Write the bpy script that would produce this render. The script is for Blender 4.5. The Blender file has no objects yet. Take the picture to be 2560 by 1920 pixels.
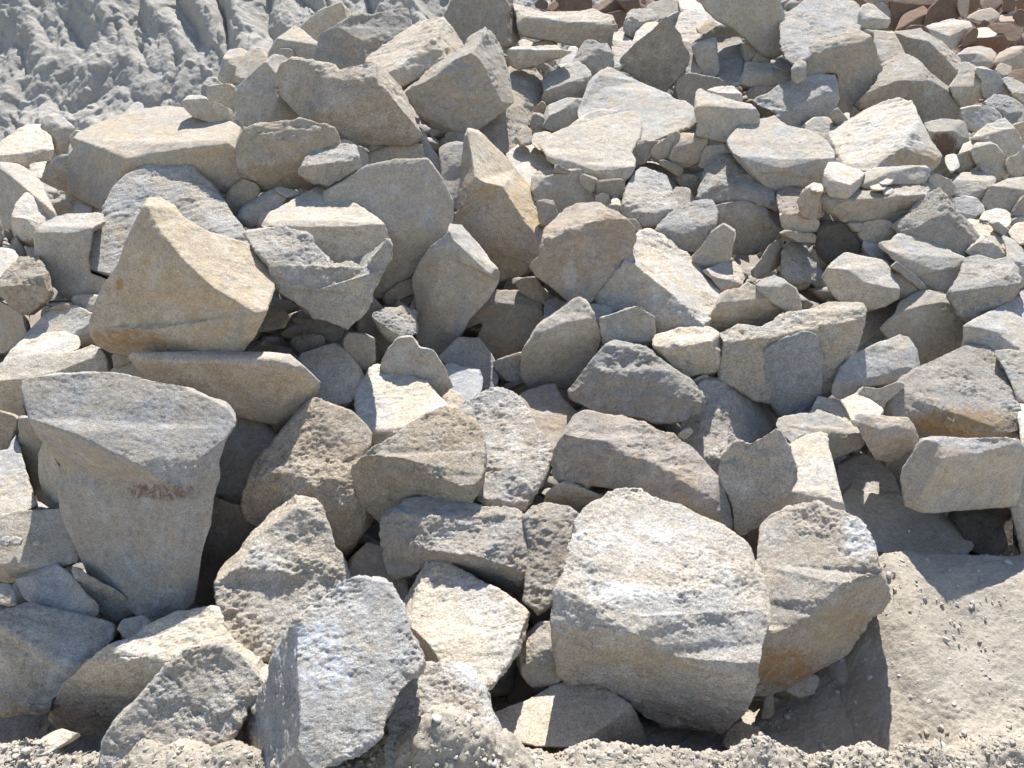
import bpy, bmesh, math, random
import numpy as np
from mathutils import Vector, noise as mnoise
from mathutils.geometry import tessellate_polygon

# ------------------------------------------------------------------ camera, sky, sun, exposure
S = bpy.context.scene
PITCH = -15.0
CAM_H = 1.6
FOC = 1920.0                       # photograph focal length in its own pixels
cam = bpy.data.objects.new("camera", bpy.data.cameras.new("camera"))
S.collection.objects.link(cam); S.camera = cam
cam.location = (0, 0, CAM_H)
cam.rotation_euler = (math.radians(90 + PITCH), 0, 0)
cam.data.sensor_fit = 'HORIZONTAL'; cam.data.sensor_width = 36.0
cam.data.lens = 36.0 * FOC / 2560.0
cam.data.clip_start = 0.05; cam.data.clip_end = 500.0

SUN_EL, SUN_AZ = 66.0, 10.0        # azimuth measured to the right of straight ahead
w = bpy.data.worlds.new("World"); S.world = w; w.use_nodes = True
nt = w.node_tree; nt.nodes.clear()
sky = nt.nodes.new('ShaderNodeTexSky'); sky.sky_type = 'NISHITA'; sky.sun_disc = False
sky.sun_elevation = math.radians(SUN_EL); sky.sun_rotation = math.radians(SUN_AZ)
sky.altitude = 1500; sky.dust_density = 1.2
bg = nt.nodes.new('ShaderNodeBackground'); bg.inputs[1].default_value = 0.085
wo = nt.nodes.new('ShaderNodeOutputWorld')
nt.links.new(sky.outputs[0], bg.inputs[0]); nt.links.new(bg.outputs[0], wo.inputs[0])
sl = bpy.data.lights.new("sun", 'SUN'); sl.energy = 3.8; sl.angle = math.radians(0.53); sl.color = (1, .975, .935)
sun = bpy.data.objects.new("sun", sl); S.collection.objects.link(sun)
_e, _a = math.radians(SUN_EL), math.radians(SUN_AZ)
SUNV = Vector((math.sin(_a) * math.cos(_e), math.cos(_a) * math.cos(_e), math.sin(_e)))
sun.rotation_euler = SUNV.to_track_quat('Z', 'Y').to_euler()
sun.location = SUNV * 30
S.view_settings.view_transform = 'Standard'; S.view_settings.look = 'None'
S.view_settings.exposure = 1.34; S.view_settings.gamma = 1
S.cycles.max_bounces = 8; S.cycles.diffuse_bounces = 5
rng = np.random.default_rng(7)

# ------------------------------------------------------------------ numpy helpers
CP = math.radians(PITCH)
RX = np.array([1, 0, 0.]); FW = np.array([0, math.cos(CP), math.sin(CP)]); UP = np.array([0, -math.sin(CP), math.cos(CP)])
CAM = np.array([0, 0, CAM_H])

def ray(px, py):
    u = (np.asarray(px, float) - 1280) / FOC; v = -(np.asarray(py, float) - 960) / FOC
    return u[..., None] * RX + v[..., None] * UP + FW

def project(P):
    d = P - CAM; z = d @ FW
    return 1280 + FOC * (d @ RX) / z, 960 - FOC * (d @ UP) / z, z

# slope of the heap: z = A*(y-Y0) + B*x
SA, SB, Y0 = 0.66, -0.13, 1.98
def heap_depth(px, py):
    r = ray(px, py)
    den = SA * r[..., 1] + SB * r[..., 0] - r[..., 2]
    return np.clip((CAM_H + SA * Y0) / np.maximum(den, 0.12), 1.0, 14.0)

_perm = np.random.default_rng(3).permutation(256); _perm = np.concatenate([_perm, _perm])
_g = np.random.default_rng(4).normal(size=(256, 3)); _g /= np.linalg.norm(_g, axis=1)[:, None]
def pnoise(p):
    pi = np.floor(p).astype(int); pf = p - pi; pi &= 255
    f = pf * pf * pf * (pf * (pf * 6 - 15) + 10)
    out = 0
    for dx in (0, 1):
        wx = f[:, 0] if dx else 1 - f[:, 0]
        ax = _perm[(pi[:, 0] + dx) & 255]
        for dy in (0, 1):
            wy = f[:, 1] if dy else 1 - f[:, 1]
            ay = _perm[ax + ((pi[:, 1] + dy) & 255)]
            for dz in (0, 1):
                wz = f[:, 2] if dz else 1 - f[:, 2]
                g = _g[_perm[ay + ((pi[:, 2] + dz) & 255)]]
                out = out + wx * wy * wz * ((pf[:, 0] - dx) * g[:, 0] + (pf[:, 1] - dy) * g[:, 1] + (pf[:, 2] - dz) * g[:, 2])
    return out * 1.6
def fbm(p, o=3, gain=.5):
    s = 0; a = 1
    for k in range(o):
        s = s + a * pnoise(p * (2.03 ** k) + k * 17.3); a *= gain
    return s
def terrace(n, k):
    x = n * k; fl = np.floor(x); fr = x - fl
    t = np.clip((fr - .35) / .3, 0, 1)
    return (fl + t * t * (3 - 2 * t)) / k

# ------------------------------------------------------------------ materials
def nd(t, typ, **kw):
    n = t.nodes.new(typ)
    for k, v in kw.items():
        if k in ('operation', 'blend_type', 'data_type', 'attribute_name', 'noise_dimensions', 'voronoi_dimensions', 'feature', 'attribute_type'): setattr(n, k, v)
        else: n.inputs[k].default_value = v
    return n

def ramp(t, stops):
    n = t.nodes.new('ShaderNodeValToRGB'); e = n.color_ramp.elements
    e[0].position, e[0].color = stops[0][0], stops[0][1] + (1,)
    e[1].position, e[1].color = stops[-1][0], stops[-1][1] + (1,)
    for p, c in stops[1:-1]:
        x = e.new(p); x.color = c + (1,)
    return n

def g3(v): return (v, v, v)

def rock_material(name, grey, tan, pale, rough_bump=1.0, layered=False):
    m = bpy.data.materials.new(name); m.use_nodes = True; t = m.node_tree; t.nodes.clear(); L = t.links.new
    out = nd(t, 'ShaderNodeOutputMaterial'); b = nd(t, 'ShaderNodeBsdfPrincipled'); L(b.outputs[0], out.inputs[0])
    b.inputs['Roughness'].default_value = .92; b.inputs['Specular IOR Level'].default_value = .18
    tc = nd(t, 'ShaderNodeTexCoord'); oi = nd(t, 'ShaderNodeObjectInfo')
    off = nd(t, 'ShaderNodeVectorMath', operation='MULTIPLY_ADD'); L(oi.outputs['Random'], off.inputs[0])
    off.inputs[1].default_value = (37, 53, 71)
    fr = nd(t, 'ShaderNodeMath', operation='MULTIPLY'); fr.inputs[1].default_value = 13.7; L(oi.outputs['Random'], fr.inputs[0])
    fr2 = nd(t, 'ShaderNodeMath', operation='FRACT'); L(fr.outputs[0], fr2.inputs[0])
    sc_ = nd(t, 'ShaderNodeMath', operation='MULTIPLY_ADD'); sc_.inputs[1].default_value = .9; sc_.inputs[2].default_value = .65; L(fr2.outputs[0], sc_.inputs[0])
    scv = nd(t, 'ShaderNodeVectorMath', operation='SCALE'); L(tc.outputs['Object'], scv.inputs[0]); L(sc_.outputs[0], scv.inputs['Scale'])
    L(scv.outputs[0], off.inputs[2])
    bias = nd(t, 'ShaderNodeMath', operation='MULTIPLY_ADD'); bias.inputs[1].default_value = .16; bias.inputs[2].default_value = -.08; L(oi.outputs['Random'], bias.inputs[0])
    P = off.outputs[0]
    def noi(scale, detail=4, rough=.6, dist=0.0, vec=P):
        n = nd(t, 'ShaderNodeTexNoise', Scale=scale, Detail=detail, Roughness=rough, Distortion=dist); L(vec, n.inputs['Vector']); return n.outputs['Fac']
    # tan patina against grey-blue fresh rock
    r1 = ramp(t, [(.38, g3(0)), (.54, g3(1))]); bs = nd(t, 'ShaderNodeMath', operation='ADD'); L(noi(5.0, 6, .65, .6), bs.inputs[0]); L(bias.outputs[0], bs.inputs[1]); L(bs.outputs[0], r1.inputs[0])
    mx = nd(t, 'ShaderNodeMix', data_type='RGBA'); L(r1.outputs[0], mx.inputs[0])
    mx.inputs[6].default_value = grey + (1,); mx.inputs[7].default_value = tan + (1,)
    # pale rock-flour dust in ragged patches
    r2 = ramp(t, [(.50, g3(0)), (.66, g3(.75))]); L(noi(9.0, 8, .72, .4), r2.inputs[0])
    mx2 = nd(t, 'ShaderNodeMix', data_type='RGBA'); L(r2.outputs[0], mx2.inputs[0]); L(mx.outputs[2], mx2.inputs[6]); mx2.inputs[7].default_value = pale + (1,)
    # crystalline speckle, dark and light grains
    r3 = ramp(t, [(.30, g3(.5)), (.5, g3(1.0)), (.72, g3(1.45))]); L(noi(210.0, 3, .7), r3.inputs[0])
    ml = nd(t, 'ShaderNodeMix', data_type='RGBA', blend_type='MULTIPLY'); ml.inputs[0].default_value = .75; L(mx2.outputs[2], ml.inputs[6]); L(r3.outputs[0], ml.inputs[7])
    r4 = ramp(t, [(.36, g3(.74)), (.5, g3(1.0)), (.64, g3(1.16))]); L(noi(34.0, 6, .75, .8), r4.inputs[0])
    ml2 = nd(t, 'ShaderNodeMix', data_type='RGBA', blend_type='MULTIPLY'); ml2.inputs[0].default_value = .8; L(ml.outputs[2], ml2.inputs[6]); L(r4.outputs[0], ml2.inputs[7])
    # white scuffs where blocks knocked together
    mp = nd(t, 'ShaderNodeMapping'); mp.inputs['Scale'].default_value = (1, 1, 2.6); mp.inputs['Rotation'].default_value = (.4, .7, .2); L(P, mp.inputs[0])
    r5 = ramp(t, [(.665, g3(0)), (.70, g3(.7))]); L(noi(14.0, 9, .8, .3, mp.outputs[0]), r5.inputs[0])
    mx3 = nd(t, 'ShaderNodeMix', data_type='RGBA'); L(r5.outputs[0], mx3.inputs[0]); L(ml2.outputs[2], mx3.inputs[6]); mx3.inputs[7].default_value = (.68, .69, .70, 1)
    # stains with a place of their own
    at = nd(t, 'ShaderNodeAttribute', attribute_name='stain')
    sa = nd(t, 'ShaderNodeMath', operation='ADD'); L(at.outputs['Alpha'], sa.inputs[0])
    an = nd(t, 'ShaderNodeMath', operation='MULTIPLY_ADD'); an.inputs[1].default_value = 4.2; an.inputs[2].default_value = -2.1; L(noi(30.0, 9, .82, .6), an.inputs[0]); L(an.outputs[0], sa.inputs[1])
    r6 = ramp(t, [(.35, g3(0)), (.95, g3(.8))]); L(sa.outputs[0], r6.inputs[0])
    gate = nd(t, 'ShaderNodeMath', operation='GREATER_THAN'); gate.inputs[1].default_value = .03; L(at.outputs['Alpha'], gate.inputs[0])
    gm = nd(t, 'ShaderNodeMath', operation='MULTIPLY'); L(gate.outputs[0], gm.inputs[0]); L(r6.outputs[0], gm.inputs[1])
    sm = nd(t, 'ShaderNodeMix', data_type='RGBA'); L(gm.outputs[0], sm.inputs[0]); L(mx3.outputs[2], sm.inputs[6]); L(at.outputs['Color'], sm.inputs[7])
    # per-block tint
    tint = nd(t, 'ShaderNodeMix', data_type='RGBA', blend_type='MULTIPLY'); tint.inputs[0].default_value = 1; L(sm.outputs[2], tint.inputs[6]); L(oi.outputs['Color'], tint.inputs[7])
    L(tint.outputs[2], b.inputs['Base Color'])
    # relief too fine for the mesh
    b1 = nd(t, 'ShaderNodeBump', Strength=min(1, .95 * rough_bump), Distance=.011 * rough_bump); L(noi(62.0, 8, .74, .35), b1.inputs['Height'])
    b2 = nd(t, 'ShaderNodeBump', Strength=.8, Distance=.004 * rough_bump); L(noi(260.0, 4, .65), b2.inputs['Height']); L(b1.outputs[0], b2.inputs['Normal'])
    last = b2
    if layered:
        mp2 = nd(t, 'ShaderNodeMapping'); mp2.inputs['Scale'].default_value = (.22, .3, 1.6); L(P, mp2.inputs[0])
        rv = nd(t, 'ShaderNodeVectorRotate'); rv.rotation_type = 'EULER_XYZ'; rv.inputs['Rotation'].default_value = (.5, .35, 0); L(P, rv.inputs[0]); L(rv.outputs[0], mp2.inputs[0])
        b3 = nd(t, 'ShaderNodeBump', Strength=.7, Distance=.008); L(noi(26.0, 6, .7, .25, mp2.outputs[0]), b3.inputs['Height']); L(b2.outputs[0], b3.inputs['Normal']); last = b3
    L(last.outputs[0], b.inputs['Normal'])
    return m

MAT = {
 's': rock_material('rock_smooth', (.385, .365, .335), (.445, .385, .305), (.52, .495, .45), .75),
 'r': rock_material('rock_crumbly', (.41, .39, .36), (.46, .405, .335), (.56, .54, .505), 1.5),
 't': rock_material('rock_layered', (.39, .37, .34), (.45, .39, .31), (.54, .515, .47), 1.0, True),
}
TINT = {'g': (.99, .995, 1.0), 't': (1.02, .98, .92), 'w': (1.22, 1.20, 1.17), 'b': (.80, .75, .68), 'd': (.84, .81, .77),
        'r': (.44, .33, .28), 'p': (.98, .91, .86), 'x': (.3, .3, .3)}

# ------------------------------------------------------------------ traced blocks
# every block: key|look|label|corners (pixels of a photo tile)|facets and which way each one faces
DATA = """
@0,0
k01|gs|small pale stone at the foot of the quarry wall, behind the long tan slab's crest|850,810 880,760 940,715 970,705 1015,765 960,860|abcdef:TF
k02|gs|bluish rounded rock leaning behind the pale egg-like rock at the left edge|285,850 350,770 410,768 480,840 505,880 480,980 440,1050 385,1060 370,980 330,920 400,900|abcdk:FTL defghk:FR khija:F
k03|ws|pale egg-like rock on the left edge of the heap, just below the quarry wall|-60,1080 0,1000 130,900 190,870 275,870 340,950 365,1030 340,1110 250,1145 160,1150 90,1140 0,1120 200,1060|abcdm:TF defgm:TFR ghijm:FR jklam:FD
k04|ts|small tan stone squeezed against the left end of the long tan slab|480,940 540,900 600,905 600,1060 490,1020|abcde:F
k05|ts|shaded tan boulder tucked under the left end of the long tan slab|280,1180 330,1120 380,1100 470,1060 600,1100 600,1300 470,1330 370,1280 280,1240|abcdefghi:F
k06|ws|tiny pale stone peeping out below the pale egg-like rock|205,1140 320,1120 280,1230 230,1200|abcd:TF
k10|ts|low shaded stone in the dark gap under the left end of the long tan slab|360,1410 420,1385 480,1400 540,1440 520,1500 400,1490|abcdef:F
k10c|ws|small sunlit stone wedged below the round left end of the long tan slab|520,1400 560,1375 640,1440 620,1490 520,1480|abcde:TF
k07|ts|tan rock cut by the left edge, pale rim curving down over its shaded face|-60,1130 20,1135 130,1150 230,1210 290,1290 340,1400 390,1490 250,1600 120,1560 -60,1580 100,1240 210,1330|bcdefglk:TR abk:TF aklghij:FL
k11|ts|long tan slab with a pale dusty top and overhanging smooth face, below the quarry wall|430,1180 460,1100 525,1030 520,950 560,910 660,870 760,820 850,800 960,775 1070,745 1170,735 1260,745 1330,780 1450,800 1560,840 1640,880 1680,905 1650,990 1640,1100 1665,1220 1650,1290 1560,1330 1100,1440 700,1440 600,1430 520,1370 460,1300 700,1020 890,1105 1000,1070 1090,1000 1230,985 1330,1000 1500,975|defghijklmnopqrHGFEDCB:TTF abcdBCxyzA:FL CDEFGHrstuvwx:FD
k08|ws|pale dusty rock with a tan underside, second from the left edge below the egg-like rock|120,1410 170,1340 210,1330 260,1365 330,1420 400,1480 380,1560 340,1640 260,1660 240,1720 170,1690 90,1640 70,1560 85,1500 180,1510 240,1590|nabcdefghpo:TF nophijklm:FD
c1|ts|small blocky stone at the upper left end of the heap, against the quarry wall|1500,560 1520,420 1545,365 1640,330 1715,370 1690,430 1640,540 1590,600 1650,430|bcdefi:TF abifgh:F
c5|ts|low stone topped with dust behind the crest of the long tan slab|1220,710 1300,660 1400,635 1440,700 1600,760 1620,880 1480,840 1330,800 1330,710|abcdi:TF aidefgh:F
c4|ts|small rounded stone lying on the low dusty stone behind the long tan slab|1430,640 1450,590 1600,585 1640,620 1620,750 1500,700 1440,680|abcdefg:F
c2|ts|narrow tan rock standing behind the tall grey wedge at the upper left of the heap|1625,560 1640,470 1700,380 1760,340 1820,340 1870,400 1790,500 1700,560|abcdefgh:FT
@600,0
b02|ts|thin shaded prism of rock leaning at the very top left of the heap|410,185 570,70 700,20 740,60 770,110 780,150 760,240 540,300 470,260|abcghi:F cdefg:TR
b03|ts|low wide tan rock with a small stone resting before it, top left of the heap|200,400 205,340 260,270 380,185 440,225 500,280 560,320 550,460 380,440 300,425 400,290|cdefgk:TF abckghij:F
b04|ps|tiny pinkish stone perched between larger rocks at the top left of the heap|270,400 275,335 310,320 350,345 385,390 320,430|abcdef:F
b05|tr|round tan boulder with a scooped shaded face at the heap's top, beside a tilted block|510,380 540,290 580,225 650,190 770,120 830,120 960,100 1080,65 1150,60 1170,190 1120,280 960,380 850,450 770,500 700,510 600,460 530,420 700,195 790,260 840,280 860,370|defghijklmutsr:TFF abcdrstumnopq:FD
b07|dt|large dark tan boulder cut by the top edge with a sunlit right flank|1400,110 1470,0 1500,-60 1860,-60 1880,60 1910,160 1930,300 1840,325 1700,300 1520,330 1460,200 1840,180 1800,-60|abcmlhijk:F mdefghl:TR
b06|wt|tilted square block like a box near the top of the heap, three flat faces showing|850,430 1080,260 1180,180 1400,125 1540,320 1430,420 1090,605 1010,520 960,440 1340,290|abcdjhi:TF defj:TR hjfg:F
c3|gs|tall grey wedge with a smooth flat front face at the left of the heap crest|-30,720 0,600 90,510 180,440 230,390 330,400 330,480 300,600 280,640 480,820 400,880 120,890 10,850 250,520 250,720|abcdnolm:FL defghion:TR ijklo:FR
b22|tr|tall curved slab with a hollow shaded back leaning behind the sharp tooth-like rock|1850,470 2000,455 2080,540 2110,620 2090,700 2000,850 1900,1010 1840,1080 1790,1050 1760,900 1830,760 1870,700 1650,880 1700,980 1990,690|abcdol:TF lodefghijk:TFR kjinm:F
b10|tt|big angular block with a smooth tan face and a peaked sunlit top, upper middle|1145,640 1250,560 1300,480 1540,340 1560,290 1690,190 1720,200 1800,300 1850,520 1880,700 1830,750 1640,890 1540,905 1400,895 1290,860 1230,770 1190,690 1300,560 1480,410 1600,370 1680,450 1800,690|abcdefgtsr:TF ghijkvut:TR arstuvklmnopq:FD
b20|dt|small shaded rock under the big angular block of the upper middle|1380,990 1440,910 1570,930 1600,1040 1400,1050|abcde:F
b17|gs|bluish shaded sliver of rock below the saddle-backed boulder|1240,860 1330,1040 1385,1100 1410,1280 1330,1150 1250,1030|abcdef:TFF
b16|gs|bluish rock in shadow under the saddle-backed boulder|860,1070 950,1040 1120,980 1250,1000 1270,1080 1330,1150 1000,1190 860,1170|abcdefgh:F
b11|tr|large saddle-backed boulder, grey above and smooth tan below, in the upper left of the heap|240,580 290,450 370,385 430,395 540,430 660,465 690,500 740,480 860,450 930,435 990,470 1090,600 1140,680 1200,830 1250,930 1255,1000 1120,990 800,990 690,900 580,855 430,820 350,720 250,620 590,545 590,770 860,690 1060,690 1000,610 940,580|defgx:TF abcdxytuvw:FFL xghijCBAzy:FFT jklmnoABC:TR yzAopqrst:FDD
b15|gs|pale bluish rock end showing right of the small ledged wedge|690,940 790,1000 860,1040 895,1110 890,1170 830,1190 750,1150 700,1000|abcdefgh:FR
b13|tt|rounded oblong boulder, bright broken top and tan overhang, right of the long tan slab|-15,950 20,900 150,850 350,850 410,825 560,860 640,890 690,960 695,1000 580,1060 520,1080 480,1150 480,1250 400,1290 140,1310 50,1280 0,1160 -15,1060 220,980 400,930 380,1110|bcdets:TF abstefghijuqr:F qujklmnop:FDD
b14|wr|small wedge with ledges along its side, resting right of the rounded oblong boulder|420,1200 430,1150 480,1060 500,1040 620,1010 700,1000 790,1010 820,1070 830,1160 750,1200 620,1270 570,1300 490,1260 560,1140 800,1110|bcdefghon:TF abnohijklm:FD
b19|gs|speckled grey rock standing close left of the sharp tooth-like rock|1380,1040 1400,1010 1500,990 1600,1000 1600,1200 1570,1330 1530,1440 1440,1410 1400,1220 1480,1130|abcdj:TF ajdefghi:FFT
b25|ws|pale stone filling the nook right of the sharp tooth-like rock's upper edge|1845,1080 1930,1000 2000,995 2080,1050 2180,1180 2100,1300 2060,1400 1950,1300|abcdefgh:TF
b21|to|sharp tooth-like rock standing upright, pale upper edge and orange tan foot|1580,895 1650,900 1720,970 1830,1090 1900,1180 2020,1330 2060,1500 2090,1620 2085,1720 2040,1850 1800,1920 1560,1720 1490,1550 1530,1250 1560,980 1630,1250 1820,1290 1980,1560|apmno:L abcdefghirqp:TFR pqrijklm:FD
@1200,0
r01|rs|dark reddish rock at the top edge, third from the left in the rusty heap behind|530,-20 760,-20 770,60 700,90 620,90 540,60|abcdef:F
r02|rs|rusty rock at the top edge touching the back of the long saddle-topped slab|770,50 860,20 900,-20 960,-20 1030,60 1050,100 900,160 800,100|abcdh:TF dhgfe:F
r03|rs|rusty brown rock in shade directly left of the pale stones at the top centre-right|860,110 900,90 1040,60 1070,100 960,190 880,170|abcdef:F
r04|rs|dark rusty rock at the top edge behind the pale lens-shaped stone|950,0 1000,-30 1080,-20 1110,40 1100,90 1020,70|abcdef:F
r05|rs|largest small rusty stone at the top edge above the saddle-topped slab's left end|460,60 530,-10 540,60 490,90|abcd:FT
r06|rs|small dark rusty stone above the left end of the saddle-topped slab|380,20 430,-10 465,20 460,60 400,50|abcde:F
m01|ts|small rounded stone in the dust under the left end of the saddle-topped slab|270,290 310,270 370,290 340,320 280,320|abcde:TF
m01b|bs|thin brown shaded stone under the middle of the saddle-topped slab|360,300 450,275 540,290 520,320 370,325|abcde:F
m02|wt|long saddle-topped slab lying level at the heap's top, pale above and tan in front|210,20 340,50 450,90 600,90 780,75 830,100 930,130 955,180 935,290 900,360 820,300 700,300 690,330 600,300 480,270 330,250 270,235 250,120 420,120 560,150 700,160 850,150|abcdefghvutsr:TF rstuvhijklmnopq:FD
m03|ws|bright white fragment peeping right of the saddle-topped slab|935,210 1000,230 1060,270 1070,300 1000,290 920,305|abcdef:TF
m04|gs|lens-shaped pale stone at the top edge behind the shark-fin rock|1150,60 1200,20 1300,0 1390,10 1400,70 1330,100 1240,140 1180,90|abcdefgh:FT
m05|wr|pale angular stone at the top behind the shark-fin rock's left shoulder|1000,110 1050,80 1170,65 1240,130 1200,160 1100,230 1050,260 1000,230 1090,150|abcdi:TF aidefgh:FR
m06|ws|narrow pale stone touching the left shoulder of the shark-fin rock|1060,290 1100,180 1220,150 1230,180 1150,260 1090,310|abcdef:TFL
m07|wr|tan layered stone between the saddle-topped slab and the shark-fin rock|915,330 1000,280 1060,275 1120,300 1080,370 940,490 930,400|abcdefg:TF
m08|ts|thin shaded stone behind the peak of the shark-fin rock|1290,125 1360,80 1430,70 1450,110 1360,200 1330,210|abcdef:F
m09|ws|pale stone at the top edge left of the huge smooth slab face|1370,10 1450,-30 1500,20 1560,50 1550,80 1400,75|abcdef:TF
m10|wr|white rough stone of rippled planes at the top, right of the shark-fin rock's peak|1355,200 1390,90 1470,70 1590,80 1640,130 1670,180 1600,210 1500,270 1450,310 1390,290|abcdefghij:TF
m11|to|pinkish tan wedge with a flat notch in the rippled white stone at the top|1500,190 1520,150 1580,130 1650,180 1620,210 1560,230 1510,250|abcdefg:FT
m12|gr|grey crumpled rock with a shaded top and bright ragged flank, below the huge smooth face|1500,290 1540,250 1620,200 1690,170 1770,200 1810,270 1820,480 1825,530 1780,580 1720,585 1630,530 1640,430 1600,300 1680,300 1740,240|abcdonm:F defo:FT fghijklmno:TF
m13|gs|small blue-grey stone hidden under the lower tip of the huge smooth slab face|1810,310 1900,295 1940,310 1920,360 1830,440 1815,400|abcdef:F
m14|ts|tan stone in shade below the small blue-grey stone under the huge slab|1870,420 1920,360 2000,380 2000,440 1900,440|abcde:F
m15|ts|huge smooth slab face with a forked crack, cut by the top edge right of centre|1500,-40 1760,-60 2050,-60 2070,40 2095,100 2080,200 2100,330 2070,370 2000,405 1920,350 1850,270 1760,190 1640,130 1560,60 2060,60|cdefo:TR abcofghijklmn:F
m16|gs|rounded upright stone, left of a pair leaning together right of the shark-fin rock|1390,290 1460,300 1500,350 1530,430 1530,490 1490,520 1430,490 1400,440 1440,390|abcdefghi:FT
m17|gs|oval grey stone, right of a pair leaning together right of the shark-fin rock|1465,310 1530,280 1620,270 1650,310 1650,430 1640,500 1600,535 1530,500 1500,400 1590,300|abcdj:TF ajdefghi:F
m18|ds|dark tan boulder in the shadow below the leaning pair of stones|1355,620 1360,540 1400,510 1470,515 1630,540 1750,600 1600,700 1500,780 1370,700 1480,600|abcdj:F jdefghia:FR
m19|wt|long pale lens-shaped stone with a striped underside, below the huge slab|1790,570 1830,490 1840,440 1880,430 2000,450 2110,470 2155,500 2150,560 2080,590 1950,600 1850,590 1900,510 2050,520|bcdefgml:TF ablmghijk:F
m20|gs|small pale stone behind the right end of the long lens-shaped stone|2030,440 2070,405 2120,430 2170,460 2150,500 2040,465|abcdef:TF
m21|ds|dark tan stone in shade beneath the long lens-shaped stone|1840,620 1870,600 2000,600 2090,600 2060,650 1950,680 1850,670|abcdefg:F
m22|wt|thin shelf-like slab in the upper middle, shaded hollow beneath its right end|200,350 240,330 520,320 560,350 640,350 560,390 450,420 370,460 280,475 210,440 300,350 520,350|abcdlk:TF akldefghij:FD
m23|gs|narrow slanting pale stone left of a twin-peaked rock in the upper middle|520,490 580,400 620,330 660,315 675,340 650,420 600,470|abcdefg:TF
m24|gr|twin-peaked blocky rock in the upper middle, left of the shark-fin rock|635,440 700,330 740,280 800,290 830,310 870,305 920,390 920,460 850,500 780,530 730,430 830,360|abcdelk:FTL efgl:TF lghijk:F
m25|dr|shark-fin rock, a dark tan triangle with a smooth face and sharp peak|935,460 1080,310 1200,210 1280,115 1340,190 1380,250 1395,310 1440,380 1430,440 1350,540 1290,620 1230,625 1150,580 1050,500|abcdefghijklmn:FD
m26|wr|rock with a bright rippled top and tan belly, right of the tall curved slab|435,550 520,490 690,425 740,470 770,520 760,600 700,680 480,740 430,680 450,630 600,570 730,570|abcdelkj:TF jklefghi:FD
m27|bs|small shaded stone right of the lower tip of the tall curved slab|380,750 430,700 470,740 440,780 380,780|abcde:F
m28|ts|small shaded stone below the dark notch right of the tall curved slab|330,900 360,790 430,780 450,860 400,950 340,950|abcdef:F
m29|gs|block with a flat tan end and bright rough top, left of the grey whale-back boulder|430,830 470,740 560,690 700,680 710,830 600,880 490,915 440,880 600,740|abcdi:TF aidefgh:FL
m30|gs|grey whale-back boulder sloping down to the right, beneath the shark-fin rock|690,770 730,630 790,530 900,475 990,510 1100,570 1280,650 1320,690 1400,700 1480,760 1500,820 1440,880 1340,910 1230,950 1150,980 1080,960 900,900 690,830 860,610 1040,610 1420,780|abcs:FL cdefts:TF hiju:TF astfghujklmnopqr:FTT
m31|ws|pale slab edge peeking out behind the big bright plate in the upper middle|580,900 650,850 760,780 830,760 930,770 960,790 800,870 620,920|abcdefgh:TFF
m32|wt|small tan stone at the left tip of the big bright plate|355,970 380,930 440,915 500,920 470,1000 430,1040 370,1010|abcdefg:TF
m33|ts|narrow layered stone in the gap left of the big bright plate|240,960 290,900 320,860 350,900 350,990 280,1000|abcdef:FT
m34|dt|brown leaf-shaped stone poking out right of the big bright plate|1040,1030 1060,990 1150,970 1240,960 1230,1010 1150,1110 1090,1160 1060,1100|abcdefgh:F
m35|ts|small brown shaded stone under the grey whale-back boulder's right end|1180,1050 1240,980 1340,915 1400,920 1380,1000 1290,1100 1200,1120|abcdefg:F
m36|ps|purplish block with a dusty top in the gap below the grey whale-back boulder|1290,1080 1330,980 1380,930 1500,930 1570,950 1550,1080 1500,1140 1430,1155 1330,1120 1420,960|bcdej:TTF abjefghi:F
m37|ts|small shaded stone under the notch-topped tan boulder|1570,990 1590,960 1660,980 1700,1030 1620,1060|abcde:F
m38|gs|blue-grey shaded stone between the notch-topped tan boulder and the fractured wedge|1500,1130 1560,1020 1650,1010 1740,1040 1760,1100 1640,1150 1560,1170|abcdefg:F
m39|ts|notch-topped tan boulder with fine dark veins on its face, right of the whale-back boulder|1490,740 1500,640 1530,615 1590,650 1700,690 1760,705 1860,720 1900,760 1920,830 1900,850 1780,980 1700,980 1600,950 1500,930 1510,840 1580,720 1740,750|abcdefghqp:TF apqhijklmno:F
m40|ws|small pale block behind the notch-topped tan boulder|1560,630 1630,605 1760,600 1800,650 1810,700 1740,720 1600,690 1600,640|abcdh:TF hdefga:F
m41|gs|big bright plate of rock with a flat rippled top tipped toward the viewer, upper middle|430,1020 490,920 600,900 700,870 850,810 1000,785 1070,785 1100,830 1110,940 1070,990 1040,1050 1070,1100 1060,1150 1000,1230 900,1260 820,1240 600,1170 480,1100 470,1070 650,1130 880,1210 1010,1190|abcdefghijklmvuts:TF stuvmnopqr:F
m42|gs|speckled grey rock cut off square at its top right, beneath the big bright plate|360,1310 370,1220 400,1190 480,1175 690,1178 700,1260 760,1320 810,1400 700,1480 500,1500 400,1390 450,1220 700,1290|abcdel:TF alefghijk:F
m43|bs|small brown shaded stone under the middle of the big bright plate|520,1130 620,1180 600,1200 510,1190|abcd:F
m44|gs|small triangular stone between the square-cut grey rock and the big bright plate|700,1200 780,1230 825,1250 800,1320 770,1340 700,1270|abcdef:F
m45|bs|shadowed brown stone under the right corner of the big bright plate|790,1330 830,1250 990,1230 1010,1290 990,1380 900,1370|abcdef:F
m46|gs|small grey stone in the pocket left of the pale block with the bright peaked top|800,1360 840,1335 880,1350 905,1400 870,1440 820,1420|abcdef:F
m47|ws|small bright chip in the pocket left of the pale block with the bright peaked top|910,1390 930,1355 960,1380 970,1430 930,1440|abcde:TF
m47b|ts|little tan stone under the bright chip, beside the pale block with the peaked top|870,1440 920,1410 980,1430 1000,1490 950,1500|abcde:F
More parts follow.
